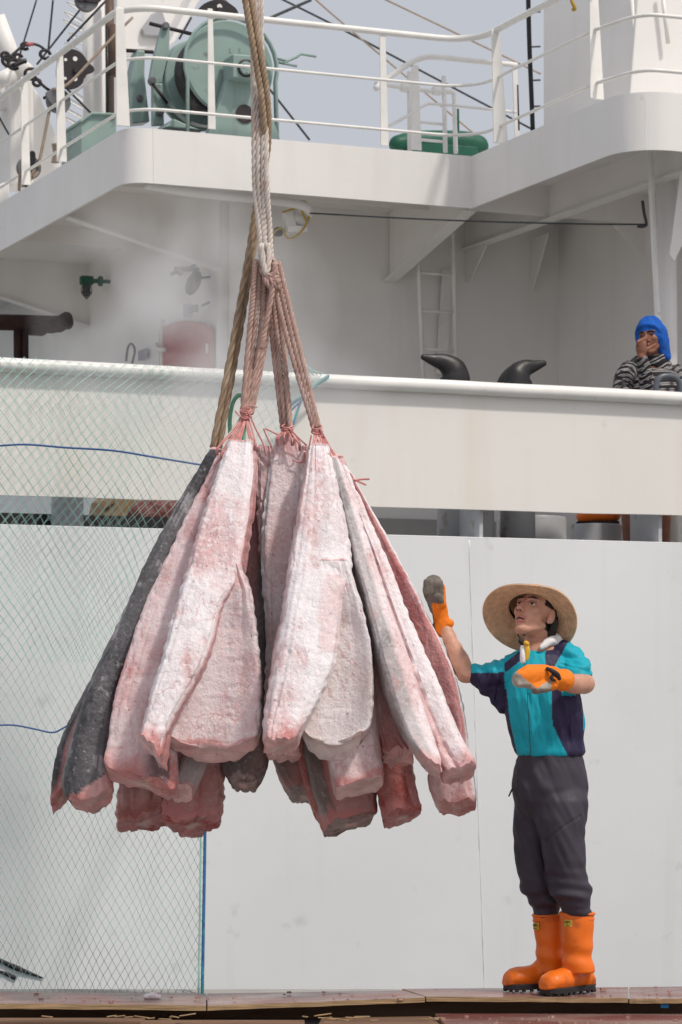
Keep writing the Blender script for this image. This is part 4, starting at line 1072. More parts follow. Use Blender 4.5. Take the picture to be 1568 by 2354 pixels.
fish('grey slab edged fish behind the front left belly flap', [dict(
    rows=[(1100, 532, 562), (1500, 468, 522), (1700, 430, 492), (1780, 410, 470), (1838, 394, 442)], Yt=11.64, Yb=11.45, th=.06, ex=4.5, seed=22, rough=.4, colf=cf(mixc(GREY, PINK, .15), .15, GREY, .1, back=GREY, cap=PINK))])

# ------------------------------------------------------------------ ropes of the sling
def rope_thing(name, label, pts, r, mat, pitch=.085, Y=None, group=None, ph=0.):
    o = MB().rope(pts, r, pitch, 6, ph).build(name, mat, None, True)
    return tag(o, label, 'rope', group)
R0 = 11.62
def rp(l, dy=0): return [P(x, y, R0 + dy + (d[0] if d else 0)) for x, y, *d in l]
rope_thing('hoist_rope', 'brown twisted hoist rope, left strand of the pair, running down to the left fish', rp([(560, -25, -.06), (574, 60, -.06), (590, 150, -.05), (602, 230, -.04), (607, 320, .0), (596, 420, .06), (574, 570, .06), (533, 800, .03), (489, 1030, 0)]), .0145, m_brope, .12, ph=1)
rope_thing('hoist_rope', 'brown twisted hoist rope, right strand of the pair, running down to the left fish', rp([(574, -25, -.03), (588, 60, -.05), (604, 150, -.05), (615, 230, -.03), (617, 320, .02), (604, 420, .07), (583, 570, .08), (545, 800, .05), (503, 1030, .02)]), .0145, m_brope, .12)
for i, (x0, xm, x1, lab) in enumerate(((580, 586, 603, 'leftmost white twisted rope above the sling knot'), (588, 595, 612, 'second white twisted rope above the sling knot'),
                                       (595, 606, 609, 'third white twisted rope from the left above the knot'), (600, 613, 624, 'rightmost white twisted rope above the sling knot'))):
    rope_thing('hoist_rope', lab, rp([(x0, -25, .03), (x0 + 2, 120, .02), (xm - 2, 280, .0), (xm, 420, -.01 * i), ((xm + x1) / 2 + 1, 520, -.01), (x1, 612 - 12 * (i % 2), -.02)]), .0125, m_wrope, .10, ph=i)
# sling legs
LEFT = [((588, 606), (574, 760), (557, 952)), ((598, 612), (585, 760), (562, 954)), ((610, 620), (598, 770), (567, 955)), ((622, 610), (607, 770), (572, 954)), ((627, 640), (610, 790), (577, 952))]
for i, l in enumerate(LEFT):
    rope_thing('sling_rope', ['leftmost', 'second', 'third', 'fourth', 'rightmost'][i] + ' pink stained rope of the left sling leg',
               rp([(l[0][0], l[0][1] - 8, -.03 + .02 * (i % 2)), (l[0][0] + (l[1][0] - l[0][0]) * .4, 670, -.03 + .015 * i), l[1] + (-.02 + .012 * i,), l[2] + (-.02 + .01 * i,)]), .0122, m_prope, .075, ph=i)
MIDL = [((612, 640), (624, 760), (650, 985)), ((622, 640), (636, 770), (658, 985)), ((632, 640), (650, 780), (668, 985))]
for i, l in enumerate(MIDL):
    rope_thing('sling_rope', ['left', 'middle', 'right'][i] + ' pink stained rope of the central sling leg', rp([l[0] + (.05,), l[1] + (.05,), l[2] + (.04 - .02 * i,)]), .0122, m_prope, .075, ph=i * 2)
RGT = [((628, 640), (664, 790), (722, 985)), ((636, 620), (676, 790), (728, 985)), ((640, 604), (686, 790), (733, 984))]
for i, l in enumerate(RGT):
    rope_thing('sling_rope', ['left', 'middle', 'right'][i] + ' pink stained rope of the right sling leg', rp([l[0] + (-.02,), l[1] + (-.02,), l[2] + (-.02,)]), .0122, m_prope, .075, ph=i * 3)
kn = thing('rope_knot', 'pinkish rope knot where the white ropes meet the sling', 'knot', P(615, 620, R0))
for i in range(5):
    pts = []
    for j in range(15):
        t_ = j / 14 * 2 * math.pi
        pts.append(P(621 + 17 * math.cos(t_) + 2 * i - 4, 612 + i * 9 + 22 * math.sin(t_ + i * .6), R0 - .02 - .035 * math.sin(t_ * 1 + i)))
    MB().rope(pts, .0115, .07).build('coil', m_prope, kn, True)
MB().rope([P(600, 560, R0 - .05), P(607, 612, R0 - .06), P(613, 628, R0 - .06), P(618, 600, R0 - .05), P(616, 560, R0 - .03)], .0125, .1).build('white_bight', m_wrope, kn, True)
MB().rope([P(632, 604, R0 - .05), P(624, 680, R0 - .05), P(606, 770, R0 - .045), P(600, 800, R0 - .04)], .012, .07).build('tail_end', m_prope, kn, True)

# tail lashings
def lash(label, knot, ends, Yk, Ye, extra=()):
    t_ = thing('tail_lashing', label, 'cord', P(knot[0], knot[1], Yk), 'pink cords tying the fish tails')
    for i in range(3):
        pts = [P(knot[0] + 11 * math.cos(a) + random.uniform(-3, 3), knot[1] - 6 + i * 5 + 5 * math.sin(a), Yk - .03 * math.sin(a) - .01) for a in np.linspace(0, 6.28, 11)]
        MB().tube(crom(pts, 24), .0042, 6).build('wrap', m_cord, t_, True)
    for (x, y) in ends:
        for k in range(2):
            o = random.uniform(-5, 5)
            pts = [P(knot[0] + o * .6, knot[1], Yk), P((knot[0] + x) / 2 + o + random.uniform(-4, 4), (knot[1] + y) / 2, (Yk + Ye) / 2 - .01), P(x + o, y, Ye), P(x + o * .5, y + 16, Ye + .02)]
            MB().tube(crom(pts, 16), .0037, 6).build('cord', m_cord, t_, True)
    for pts in extra:
        MB().tube(crom([P(x, y, Yk - .04) for x, y in pts], 16), .0034, 6).build('loose_end', m_cord, t_, True)
    return t_
lash('pink cords tying the tails under the left sling leg', (566, 950), [(500, 1030), (512, 1040), (535, 1020), (548, 1022), (575, 1020), (585, 1020), (520, 1050)], 11.58, 11.47,
     [((570, 945), (590, 990), (606, 1022), (612, 1048)), ((555, 940), (575, 932), (592, 936)), ((540, 945), (560, 962), (580, 958)), ((520, 1040), (500, 1062), (490, 1072)), ((535, 1020), (540, 1050), (536, 1062))])
lash('pink cords tying the tail under the central sling leg', (660, 985), [(640, 1008), (655, 1005), (672, 1008), (690, 1020)], 11.62, 11.56,
     [((665, 985), (690, 1010), (705, 1024)), ((640, 1000), (620, 990), (610, 985)), ((700, 1040), (695, 1062), (672, 1058)), ((625, 1028), (612, 1000), (606, 985))])
lash('pink cords tying the tails under the right sling leg', (728, 988), [(716, 1028), (722, 1035), (735, 1030), (745, 1030), (764, 1058), (772, 1056)], 11.58, 11.48,
     [((716, 1000), (708, 1040), (703, 1070)), ((735, 985), (752, 1015), (772, 1055))])
tag(MB().tube(crom([P(x, y, 11.6) for x, y in ((806, 1100), (815, 1104), (830, 1102), (850, 1101))], 12), .0042, 6).build('cord_end', m_cord, None, True), 'upper loose pink cord end sticking out at the right edge of the bundle', 'cord')
tag(MB().tube(crom([P(x, y, 11.6) for x, y in ((808, 1102), (824, 1107), (842, 1115))], 12), .0042, 6).build('cord_end', m_cord, None, True), 'lower loose pink cord end sticking out at the right edge of the bundle', 'cord')
gcd = thing('green_strop', 'pale green plastic strop looped behind the left sling leg', 'strop', P(550, 990, 11.66))
for pts in (((530, 1010), (528, 970), (534, 930), (546, 910), (556, 909)), ((566, 960), (560, 1000), (562, 1022)), ((535, 1000), (548, 975), (556, 960))):
    MB().tube(crom([P(x, y, 11.68) for x, y in pts], 16), .009, 8).build('loop', m_gcord, gcd, True)

# ================================================================== safety net
ne = thing('safety_net', 'pale green safety net hung from the bulwark down to the quay at left', 'net', P(300, 2285, 12.6))
def net_pt(s, t, k):
    yt = 815 + s * 48 + 10 * math.sin(s * 19) * .4; yb = 2296
    tt = t + .10 * t * (1 - t) * -1
    y = yt + (yb - yt) * tt
    xr = float(np.interp(y, [850, 900, 1000, 1250, 1500, 1900, 2300], [752, 700, 665, 600, 535, 472, 465]))
    x = -150 + (xr + 150) * s
    Y0 = PB(x, y, -.085).y
    Y = Y0 + (12.55 - Y0) * (t ** 1.15) - .16 * math.sin(math.pi * t)
    nx = 18 * noise.noise(Vector((s * 3.1 + k * 7, t * 2.2, 1.3))) + 9 * noise.noise(Vector((s * 9, t * 6, 4.1 + k))) + 2.5 * noise.noise(Vector((s * 60, t * 60, k * 3.)))
    ny = 14 * noise.noise(Vector((s * 3.3, t * 3 + 5, 7.3 + k * 2))) + 2.5 * noise.noise(Vector((s * 60, t * 60, 9 + k)))
    f = min(1, s * 0 + 1) * min(1, (1 - s) * 6) * min(1, t * 8 + .15)
    return P(x + nx * f, y + ny * f, Y + .05 * noise.noise(Vector((s * 6, t * 5, 2 + k))) - k * .05)
def netting(k, nc, nr, s0, s1, t0, t1, r):
    mb = MB(); cache = {}
    def node(i, j):
        if (i, j) not in cache:
            s = s0 + (s1 - s0) * (i + (.5 if j % 2 else 0)) / nc
            cache[(i, j)] = net_pt(min(s, 1.0), t0 + (t1 - t0) * j / nr, k)
        return cache[(i, j)]
    for j in range(nr):
        for i in range(nc + 1):
            for e in ((i, j + 1), (i - 1 if j % 2 == 0 else i + 1, j + 1)):
                if e[0] < 0 or e[0] > nc: continue
                a, b = node(i, j), node(*e)
                d = (b - a); 
                if d.length < 1e-6: continue
                mb.tube([a, b], r, 3, cap=False)
    for p in cache.values():
        if random.random() < .9:
            mb.obox(p, Vector((r * 1.5, 0, 0)), Vector((0, r * 1.5, 0)), Vector((0, 0, r * 1.9)))
    return mb
netting(0, 35, 92, 0, 1, 0, 1, .0013).build('mesh_panel', m_net, ne)
netting(1, 22, 46, 0, .62, .0, .5, .0012).build('mesh_panel', m_net, ne)
MB().rope([net_pt(1.0, t_, 0) for t_ in np.linspace(0.02, 1, 40)], .008, .05).build('edge_rope', m_bluer, ne, True)
MB().rope([net_pt(.985, t_, 1) for t_ in np.linspace(0.3, 1, 40)], .005, .05).build('edge_rope', m_net, ne, True)
for k in range(7):      # gathered corner at the rail
    o = random.uniform(-8, 8)
    MB().tube(crom([PB(755 + o * .3, 862 + k * 1.5, -.10), PB(728 - k * 4, 880 + k * 4 + o, -.12), PB(700 - k * 5, 910 + k * 3 + o, -.13), PB(672 - k * 4, 940 + o, -.12)], 14), .006, 5).build('gathered_strand', m_bluer if k % 2 else m_net, ne, True)
for k in range(5):
    MB().tube(crom([PB(748 - k * 9, 860 + k, -.10), PB(715 - k * 6, 848 - k * 5, -.05), PB(694 - k * 3, 826 - k * 2, .0)], 10), .003, 4).build('gathered_strand', m_net, ne, True)
tag(MB().tube(crom([P(x, y, 14.6) for x, y in ((-20, 1026), (60, 1022), (150, 1029), (260, 1036), (360, 1052), (470, 1070))], 30), .0052, 6).build('blue_rope', m_bcord, None, True), 'thin blue cord crossing the upper part of the net', 'cord')
tag(MB().tube(crom([P(x, y, 13.3) for x, y in ((-20, 1668), (30, 1667), (80, 1676), (120, 1684), (145, 1674), (175, 1655), (200, 1640))], 30), .004, 6).build('blue_rope', m_bcord, None, True), 'thin blue cord sagging across the lower part of the net', 'cord')
tag(MB().limb([PB(-5, 2206, -.008), PB(40, 2226, -.008), PB(98, 2248, -.008)], [.012, .016, .004], 8).build('hull_scuff', m_iron, None, True), 'long dark scuff mark low on the hull behind the net', 'mark')
tag(MB().limb([PB(-5, 2232, -.006), PB(18, 2240, -.006), PB(34, 2248, -.006)], [.006, .012, .012], 8).build('hull_scuff', m_iron, None, True), 'short dark scuff mark at the lower left corner of the hull', 'mark')
sc = MB(); sc.limb([P(336, 2291, 11.55), P(352, 2289, 11.55), P(366, 2292, 11.55)], [.012, .017, .010], 12)
tag(blob('meat_scrap', sc, m_fish, None, .003, 2, colf=lambda p: mixc(PALE, PINK, .5), disp=lambda p, n_: .004 * fbm(p, 40)), 'pale pink fish scrap lying on the left plywood sheet', 'scrap')

# ================================================================== people
m_skin = M('tanned_skin', rough=.5, var=.10, scale=22, bump=.25, bscale=90, bdist=.003, attr=True, sss=.08)
m_cloth = M('jersey_cloth', rough=.55, var=.07, scale=30, bump=.25, bscale=160, bdist=.002, attr=True, spec=.25)
m_trous = M('charcoal_trousers', (.046, .040, .056), .62, .14, 9, .35, 260, .002, spec=.3)
m_glove = M('work_glove', rough=.7, var=.15, scale=25, bump=.4, bscale=90, bdist=.004, attr=True, spec=.3)
m_straw = M('woven_straw', (.62, .40, .245), .75, .2, 40, .6, 120, .004, stain=((.20, .11, .05), .5, 12, .6, .75))
m_hair = M('black_hair', (.012, .010, .010), .5, .3, 60, .5, 150, .003)
m_towel = M('white_towel', (.70, .70, .71), .9, .05, 20, .5, 130, .004)
m_eye = M('eye', attr=True, rough=.2, var=0)
m_dark = M('dark_mouth', (.05, .012, .012), .5, .1, 20)
m_blue = M('blue_hood_cloth', (.006, .10, .46), .85, .25, 14, .6, 60, .008)
m_strap = M('black_strap', (.015, .013, .016), .6, .2, 20)
MY = 11.53; PX = MY / F
def m(x, y, d=0.0): return P(x, y, MY + d)
def px(p): return CX + F * p.x / p.y, HY - F * (p.z - CZ) / p.y

man = thing('person', 'worker in wide straw hat, teal shirt and orange boots reaching to the fish', 'person', P(1285, 2284, MY))
HC = m(1230, 1414, 0)
fw = Vector((-.60, -.72, .42)).normalized()
upv = (Vector((.03, 0, 1)) - fw * Vector((.03, 0, 1)).dot(fw)).normalized()
rt = fw.cross(upv)
def Hd(x, y, z, C=None, s=1.0): return (C or HC) + (rt * x + fw * y + upv * z) * s
HM = Matrix((rt, fw, upv)).transposed()
def head_parts(mb, Hf, Mx, s=1.0):
    mb.ellip(Hf(0, -.012, .035), .074 * s, .094 * s, .088 * s, Mx)
    mb.ellip(Hf(0, .035, -.01), .062 * s, .056 * s, .085 * s, Mx)
    mb.ellip(Hf(0, .026, -.045), .054 * s, .060 * s, .062 * s, Mx)
    mb.limb([Hf(0, .030, -.05), Hf(0, .056, -.090)], [.046 * s, .030 * s])
    for e in (-1, 1):
        mb.ellip(Hf(.036 * e, .056, -.010), .027 * s, .026 * s, .026 * s, Mx)
        mb.limb([Hf(.052 * e, .0, -.050), Hf(.020 * e, .055, -.092)], [.017 * s, .017 * s])
        mb.limb([Hf(.014 * e, .083, .034), Hf(.05 * e, .066, .035)], [.009 * s, .009 * s])
        mb.ellip(Hf(.013 * e, .104, -.026), .009 * s, .010 * s, .008 * s, Mx)
        mb.ellip(Hf(.078 * e, -.012, -.002), .011 * s, .021 * s, .033 * s, Mx)
        mb.ellip(Hf(.076 * e, -.002, -.028), .008 * s, .009 * s, .012 * s, Mx)
    mb.limb([Hf(0, .086, .022), Hf(0, .100, .0), Hf(0, .113, -.020)], [.009 * s, .0105 * s, .0125 * s])
    mb.limb([Hf(-.018, .082, -.052), Hf(0, .096, -.049), Hf(.018, .082, -.052)], [.004 * s, .006 * s, .004 * s])
    mb.limb([Hf(-.016, .080, -.066), Hf(0, .091, -.067), Hf(.016, .080, -.066)], [.004 * s, .007 * s, .004 * s])
    mb.ellip(Hf(0, .076, -.096), .019 * s, .014 * s, .015 * s, Mx)
b = MB()
head_parts(b, Hd, HM)
b.limb([Hd(0, -.03, -.03), m(1236, 1470, .03), m(1240, 1502, .04)], [.056, .056, .070])
# trunk, arms, legs under the clothes
b.limb([m(1240, 1510, .03), m(1248, 1600, .02), m(1262, 1735, .02)], [.09, .11, .10])
b.limb([m(1195, 1530, .03), m(1130, 1548, .05), m(1074, 1551, .06)], [.045, .036, .036], 18)
b.limb([m(1070, 1549, .06), m(1056, 1515, .09), m(1040, 1482, .12), m(1022, 1440, .16)], [.040, .041, .033, .027], 18)
b.limb([m(1020, 1440, .16), m(1006, 1385, .18), m(1000, 1350, .18)], [.026, .03, .028])
b.limb([m(1300, 1520, .03), m(1328, 1552, -.05), m(1343, 1574, -.10)], [.055, .048, .040], 18)
b.limb([m(1345, 1572, -.10), m(1318, 1572, -.20), m(1290, 1566, -.28)], [.042, .042, .029], 18)
b.limb([m(1292, 1566, -.28), m(1240, 1560, -.34), m(1200, 1560, -.38)], [.026, .034, .026])
b.limb([m(1235, 1770, .03), m(1228, 1960, .08), m(1256, 2080, .10), m(1264, 2235, .11)], [.07, .045, .035, .028])
b.limb([m(1290, 1770, -.02), m(1296, 1960, -.04), m(1322, 2080, -.03), m(1329, 2235, -.02)], [.07, .05, .035, .028])
def skin_col(p):
    l = HM.transposed() @ (p - HC)
    c = Vector((.53, .28, .195))
    n_ = fbm(p, 30, 2)
    c = c * (1 + .10 * n_)
    if l.length < .16:
        if l.y > .07 and abs(l.x) < .024 and -.075 < l.z < -.043: c = Vector((.44, .17, .14))
        if l.y > .02 and l.z < -.045 and not (l.y > .07 and l.z > -.078): c = c * .93      # shaved beard tint
        if l.y > .09 and abs(l.x) < .02: c = c.lerp(Vector((.47, .20, .15)), .5)
        if l.y < -.015 and l.z > -.055 and abs(l.x) < .09 and not abs(l.x) > .079: c = Vector((.014, .011, .011))
        if l.y < .035 and l.z > .028: c = Vector((.014, .011, .011))
    return c
def vein(p, n_):
    x, y = px(p)
    if 1015 < x < 1075 and 1450 < y < 1560: return .0035 * fbm(p, 26, 2)
    return 0
body = blob('body', b, m_skin, man, .0042, 5, skin_col, vein)
for e in (-1, 1):
    k0 = MB().ellip(Hd(.033 * e, .0745, .013), .0145, .009, .0062, HM, 16, 10)
    k0.c = [(.55, .48, .44, 1)] * len(k0.v)
    k1 = MB().ellip(Hd(.033 * e - .002, .0815, .0145), .0062, .004, .006, HM, 12, 8)
    k0.add(k1.v, k1.f, (.015, .01, .008, 1)); k0.build('eye', m_eye, body, True)
    MB().limb([Hd(.017 * e, .0865, .020), Hd(.033 * e, .0855, .0225), Hd(.049 * e, .073, .018)], [.003, .0035, .003]).build('eyelid', m_skin, body, True).data.color_attributes.new('Col', 'FLOAT_COLOR', 'POINT')
    MB().limb([Hd(.014 * e, .0895, .037), Hd(.034 * e, .083, .044), Hd(.055 * e, .066, .038)], [.0028, .0032, .002]).build('eyebrow', m_hair, body, True)
    MB().ellip(Hd(.0085 * e, .112, -.030), .0045, .006, .003, HM, 10, 8).build('nostril', m_dark, body, True)
for o in bpy.data.objects:
    if o.name.startswith('eyelid'):
        a_ = o.data.color_attributes['Col']; a_.data.foreach_set('color', np.tile(np.array((.33, .15, .11, 1), np.float32), len(o.data.vertices)))
MB().limb([Hd(-.018, .0845, -.0585), Hd(0, .096, -.0575), Hd(.018, .0845, -.0585)], [.002, .0045, .002]).build('mouth_line', m_dark, body, True)
hr = MB(); hr.ellip(Hd(0, -.040, .040), .079, .080, .083, HM); hr.limb([Hd(.072, -.045, -.01), Hd(.055, -.07, -.05)], [.02, .02]); hr.limb([Hd(-.072, -.045, -.01), Hd(-.055, -.07, -.05)], [.02, .02]); hr.limb([Hd(-.05, -.07, -.05), Hd(.05, -.07, -.05)], [.024, .024])

blob('hair', hr, m_hair, body, .005, 2)

# hat
hax = Vector((.215, .69, .69)).normalized()
hc = m(1217, 1422, -.01)
prof = []
for i in range(50):
    r_ = .197 - (.197 - .098) * i / 49
    prof.append((r_, .0 + .045 * (i / 49) ** 1.2 + .0022 * math.cos(i * math.pi / 2.0)))
crown = [(.094, .060), (.090, .085), (.082, .115), (.066, .138), (.04, .150), (.012, .153)]
inner = prof + crown
outer = [(r_ + .0015, h + .006) for r_, h in inner]
hat = MB().lathe(hc, hax, inner + outer[::-1], 72, cap=False)
hv = []
for v in hat.v:      # gentle sag of the brim
    q = Vector(v) - hc; h = q.dot(hax); rad = (q - hax * h)
    a_ = math.atan2(rad.dot(Vector((0, 0, 1))), rad.dot(Vector((1, 0, 0)))); k = max(0, rad.length - .1) / .1
    hv.append(tuple(Vector(v) + hax * (k * (.010 * math.sin(2 * a_ + .8) + .006 * math.sin(3 * a_)))))
hat.v = hv
hat.build('straw_hat', m_straw, man, True)
rim = []
for j in range(72):
    a_ = 2 * math.pi * j / 72
hb_ = MB(); hb_.tube([Vector(v) for v in hv[:72]], .004, 6, closed=True, cap=False); hb_.build('hat_rim', m_straw, bpy.data.objects['straw_hat'], True)
MB().lathe(hc, hax, [(.0965, .052), (.0955, .07), (.0925, .07), (.0935, .052)], 48, cap=False).build('hat_band', m_strap, bpy.data.objects['straw_hat'], True)
MB().tube(crom([Hd(-.02, .05, -.115), Hd(.01, .06, -.118), m(1200, 1472, -.09)], 14), .003, 6).build('chin_cord', m_strap, bpy.data.objects['straw_hat'], True)
MB().limb([m(1197, 1474, -.09), m(1203, 1480, -.09)], [.011, .009]).build('cord_lock', m_strap, bpy.data.objects['straw_hat'], True)
ys_ = MB(); ys_.limb([m(1210, 1478, -.115), m(1213, 1496, -.125), m(1211, 1515, -.13)], [.009, .011, .007], 12, flat=(Vector((0, 1, 0)), .5))
ys_.limb([m(1209, 1478, -.12), m(1212, 1480, -.12)], [.010, .010])
ys_.build('yellow_strap', M('yellow_strap', (.62, .36, .02), .55, .12, 30), man, True)

# towel
tw = MB()
tw.limb([m(1244, 1489, -.07), m(1260, 1477, -.04), m(1278, 1471, .02), m(1270, 1472, .08)], [.010, .020, .028, .03], 14)
tw.limb([m(1268, 1472, -.02), m(1284, 1478, .02)], [.02, .02]); tw.limb([m(1202, 1490, -.11), m(1203, 1520, -.125)], [.015, .011])
blob('towel', tw, m_towel, man, .0045, 1, disp=lambda p, n_: .005 * fbm(p, 28, 2))

# shirt
sh = MB(); rg = []
for (y, xl, xr, hd, dc) in ((1487, 1212, 1262, .060, .035), (1494, 1192, 1288, .075, .03), (1506, 1172, 1310, .095, .02), (1525, 1166, 1322, .108, .01), (1560, 1164, 1330, .122, .0), (1606, 1156, 1338, .128, .0),
                            (1650, 1164, 1341, .125, .0), (1700, 1176, 1343, .120, .01), (1728, 1183, 1347, .118, .01), (1738, 1190, 1342, .112, .01)):
    c = m((xl + xr) / 2, y, dc); w_ = (xr - xl) / 2 * PX
    rg.append([c + Vector((w_ * math.copysign(abs(math.cos(t_)) ** .8, math.cos(t_)), hd * math.sin(t_), 0)) for t_ in np.linspace(0, 2 * math.pi, 33)[:-1]])
sh.rings(rg[::-1])
sh.limb([m(1205, 1540, .03), m(1150, 1550, .04), m(1112, 1556, .05)], [.088, .066, .058], 20)
sh.limb([m(1190, 1580, .03), m(1150, 1585, .035), m(1122, 1578, .04)], [.05, .040, .035], 16)
sh.limb([m(1092, 1540, .05), m(1110, 1575, .045), m(1124, 1600, .04)], [.022, .026, .014], 12)
sh.limb([m(1118, 1586, .04), m(1140, 1605, .035), m(1168, 1632, .03)], [.022, .030, .032], 12)
sh.limb([m(1290, 1520, .02), m(1312, 1528, -.01), m(1330, 1548, -.07)], [.082, .072, .062], 20)
def shirt_col(p):
    x, y = px(p)
    TEAL = (.008, .36, .46); NAVY = (.026, .020, .058)
    if x < 1160 and y < 1640: return TEAL if y < 1547 - (x - 1090) * .02 else NAVY
    xl = float(np.interp(y, [1508, 1575, 1647, 1743], [1180, 1164, 1170, 1191])); xr = float(np.interp(y, [1584, 1665, 1727, 1750], [1268, 1270, 1300, 1312]))
    if y > 1580 and x > 1292 and p.y < MY - .09 and y < 1600: return TEAL
    if y > 1584: return TEAL if (xl < x < xr) or x > 1341 and y < 1680 else NAVY
    if y < 1535 and 1254 < x < 1300 - (y - 1487) * .55: return NAVY
    q = abs((x - 1165) * .62 + (y - 1532) * .78) ; 
    if 1160 < x < 1202 and q < 9 and y < 1545: return NAVY
    if x > 1288 and y > 1566 and p.y > MY - .06: return NAVY
    return TEAL
def shirt_fold(p, n_):
    x, y = px(p)
    a_ = .019 * fbm(Vector((p.x * 21 + p.z * 4, p.y * 12, p.z * 4.2)), 1.0, 3) * (1 - .75 * sstep(1700, 1732, y)) * min(1, max(.25, (y - 1540) / 80))
    if x < 1160: a_ = .016 * fbm(Vector((p.x * 30, p.y * 10, p.z * 12)), 1, 2)
    if x > 1285 and y < 1570: a_ = .016 * fbm(Vector((p.x * 12 + p.z * 22, p.y * 10, p.z * 30)), 1, 2)
    g = math.exp(-((x - 1216 - (y - 1600) * .02) / 4.0) ** 2) * (1 if y > 1595 else 0)
    return a_ - .004 * g
shirt = blob('shirt', sh, m_cloth, man, .0045, 5, shirt_col, shirt_fold)
MB().tube(crom([m(1206, 1524, -.13), m(1211, 1570, -.138), m(1215, 1650, -.14), m(1220, 1735, -.128)], 24), .0014, 5).build('zip', m_strap, shirt, True)

# trousers
tr_ = MB(); rg = []
for (y, xl, xr, hd) in ((1730, 1191, 1338, .108), (1745, 1190, 1340, .112), (1775, 1182, 1348, .122), (1810, 1177, 1354, .130), (1840, 1180, 1352, .122), (1860, 1186, 1346, .10), (1880, 1198, 1336, .07), (1898, 1225, 1310, .03)):
    c = m((xl + xr) / 2, y, .01); w_ = (xr - xl) / 2 * PX
    rg.append([c + Vector((w_ * math.cos(t_), hd * math.sin(t_), 0)) for t_ in np.linspace(0, 2 * math.pi, 33)[:-1]])
tr_.rings(rg[::-1])
def leg(mb, st, flat=1.0):
    rr = []
    for (y, xc, hw, hd, dc) in st:
        c = m(xc, y, dc)
        rr.append([c + Vector((hw * PX * math.cos(t_), hd * math.sin(t_), 0)) for t_ in np.linspace(0, 2 * math.pi, 25)[:-1]])
    mb.rings(rr[::-1])
leg(tr_, [(1760, 1240, 25, .05, .03), (1800, 1235, 40, .08, .05), (1840, 1230, 49, .095, .06), (1900, 1225, 45, .088, .075), (1960, 1224, 42, .082, .08), (2010, 1230, 41, .08, .075), (2040, 1236, 40, .078, .075), (2070, 1250, 36, .075, .085), (2090, 1256, 34, .066, .10), (2116, 1258, 26, .045, .11)])
leg(tr_, [(1760, 1282, 30, .045, -.0), (1800, 1287, 55, .075, -.02), (1840, 1290, 62, .105, -.035), (1880, 1288, 62, .103, -.045), (1930, 1293, 49, .095, -.05), (1970, 1297, 48, .092, -.05), (2000, 1302, 49, .09, -.045), (2045, 1310, 50, .088, -.04), (2075, 1319, 43, .078, -.035), (2092, 1325, 38, .066, -.025), (2112, 1327, 28, .045, -.02)])
def tr_fold(p, n_):
    x, y = px(p)
    k = sstep(1960, 2060, y)
    f = .0045 * fbm(Vector((p.x * 9, p.y * 7, p.z * 6)), 1, 2) + k * .019 * noise.noise(Vector((p.x * 7 + p.z * 5, p.y * 7, p.z * 27)))
    f += .008 * (1 - k) * fbm(Vector((p.x * 20 + p.z * 9, p.y * 12, p.z * 5)), 1, 2)
    if y < 1750: f += .0025 * math.sin(x * .9)
    g = abs((y - 1920) + (x - 1275) * .62 + 8 * math.sin((x - 1262) * .03))
    if 1255 < x < 1335 and g < 3: f -= .003
    return f
trous = blob('trousers', tr_, m_trous, man, .006, 12, None, tr_fold)
MB().limb([m(1177, 1815, -.02), m(1170, 1830, -.03)], [.004, .003]).build('zip_pull', m_strap, trous, True)

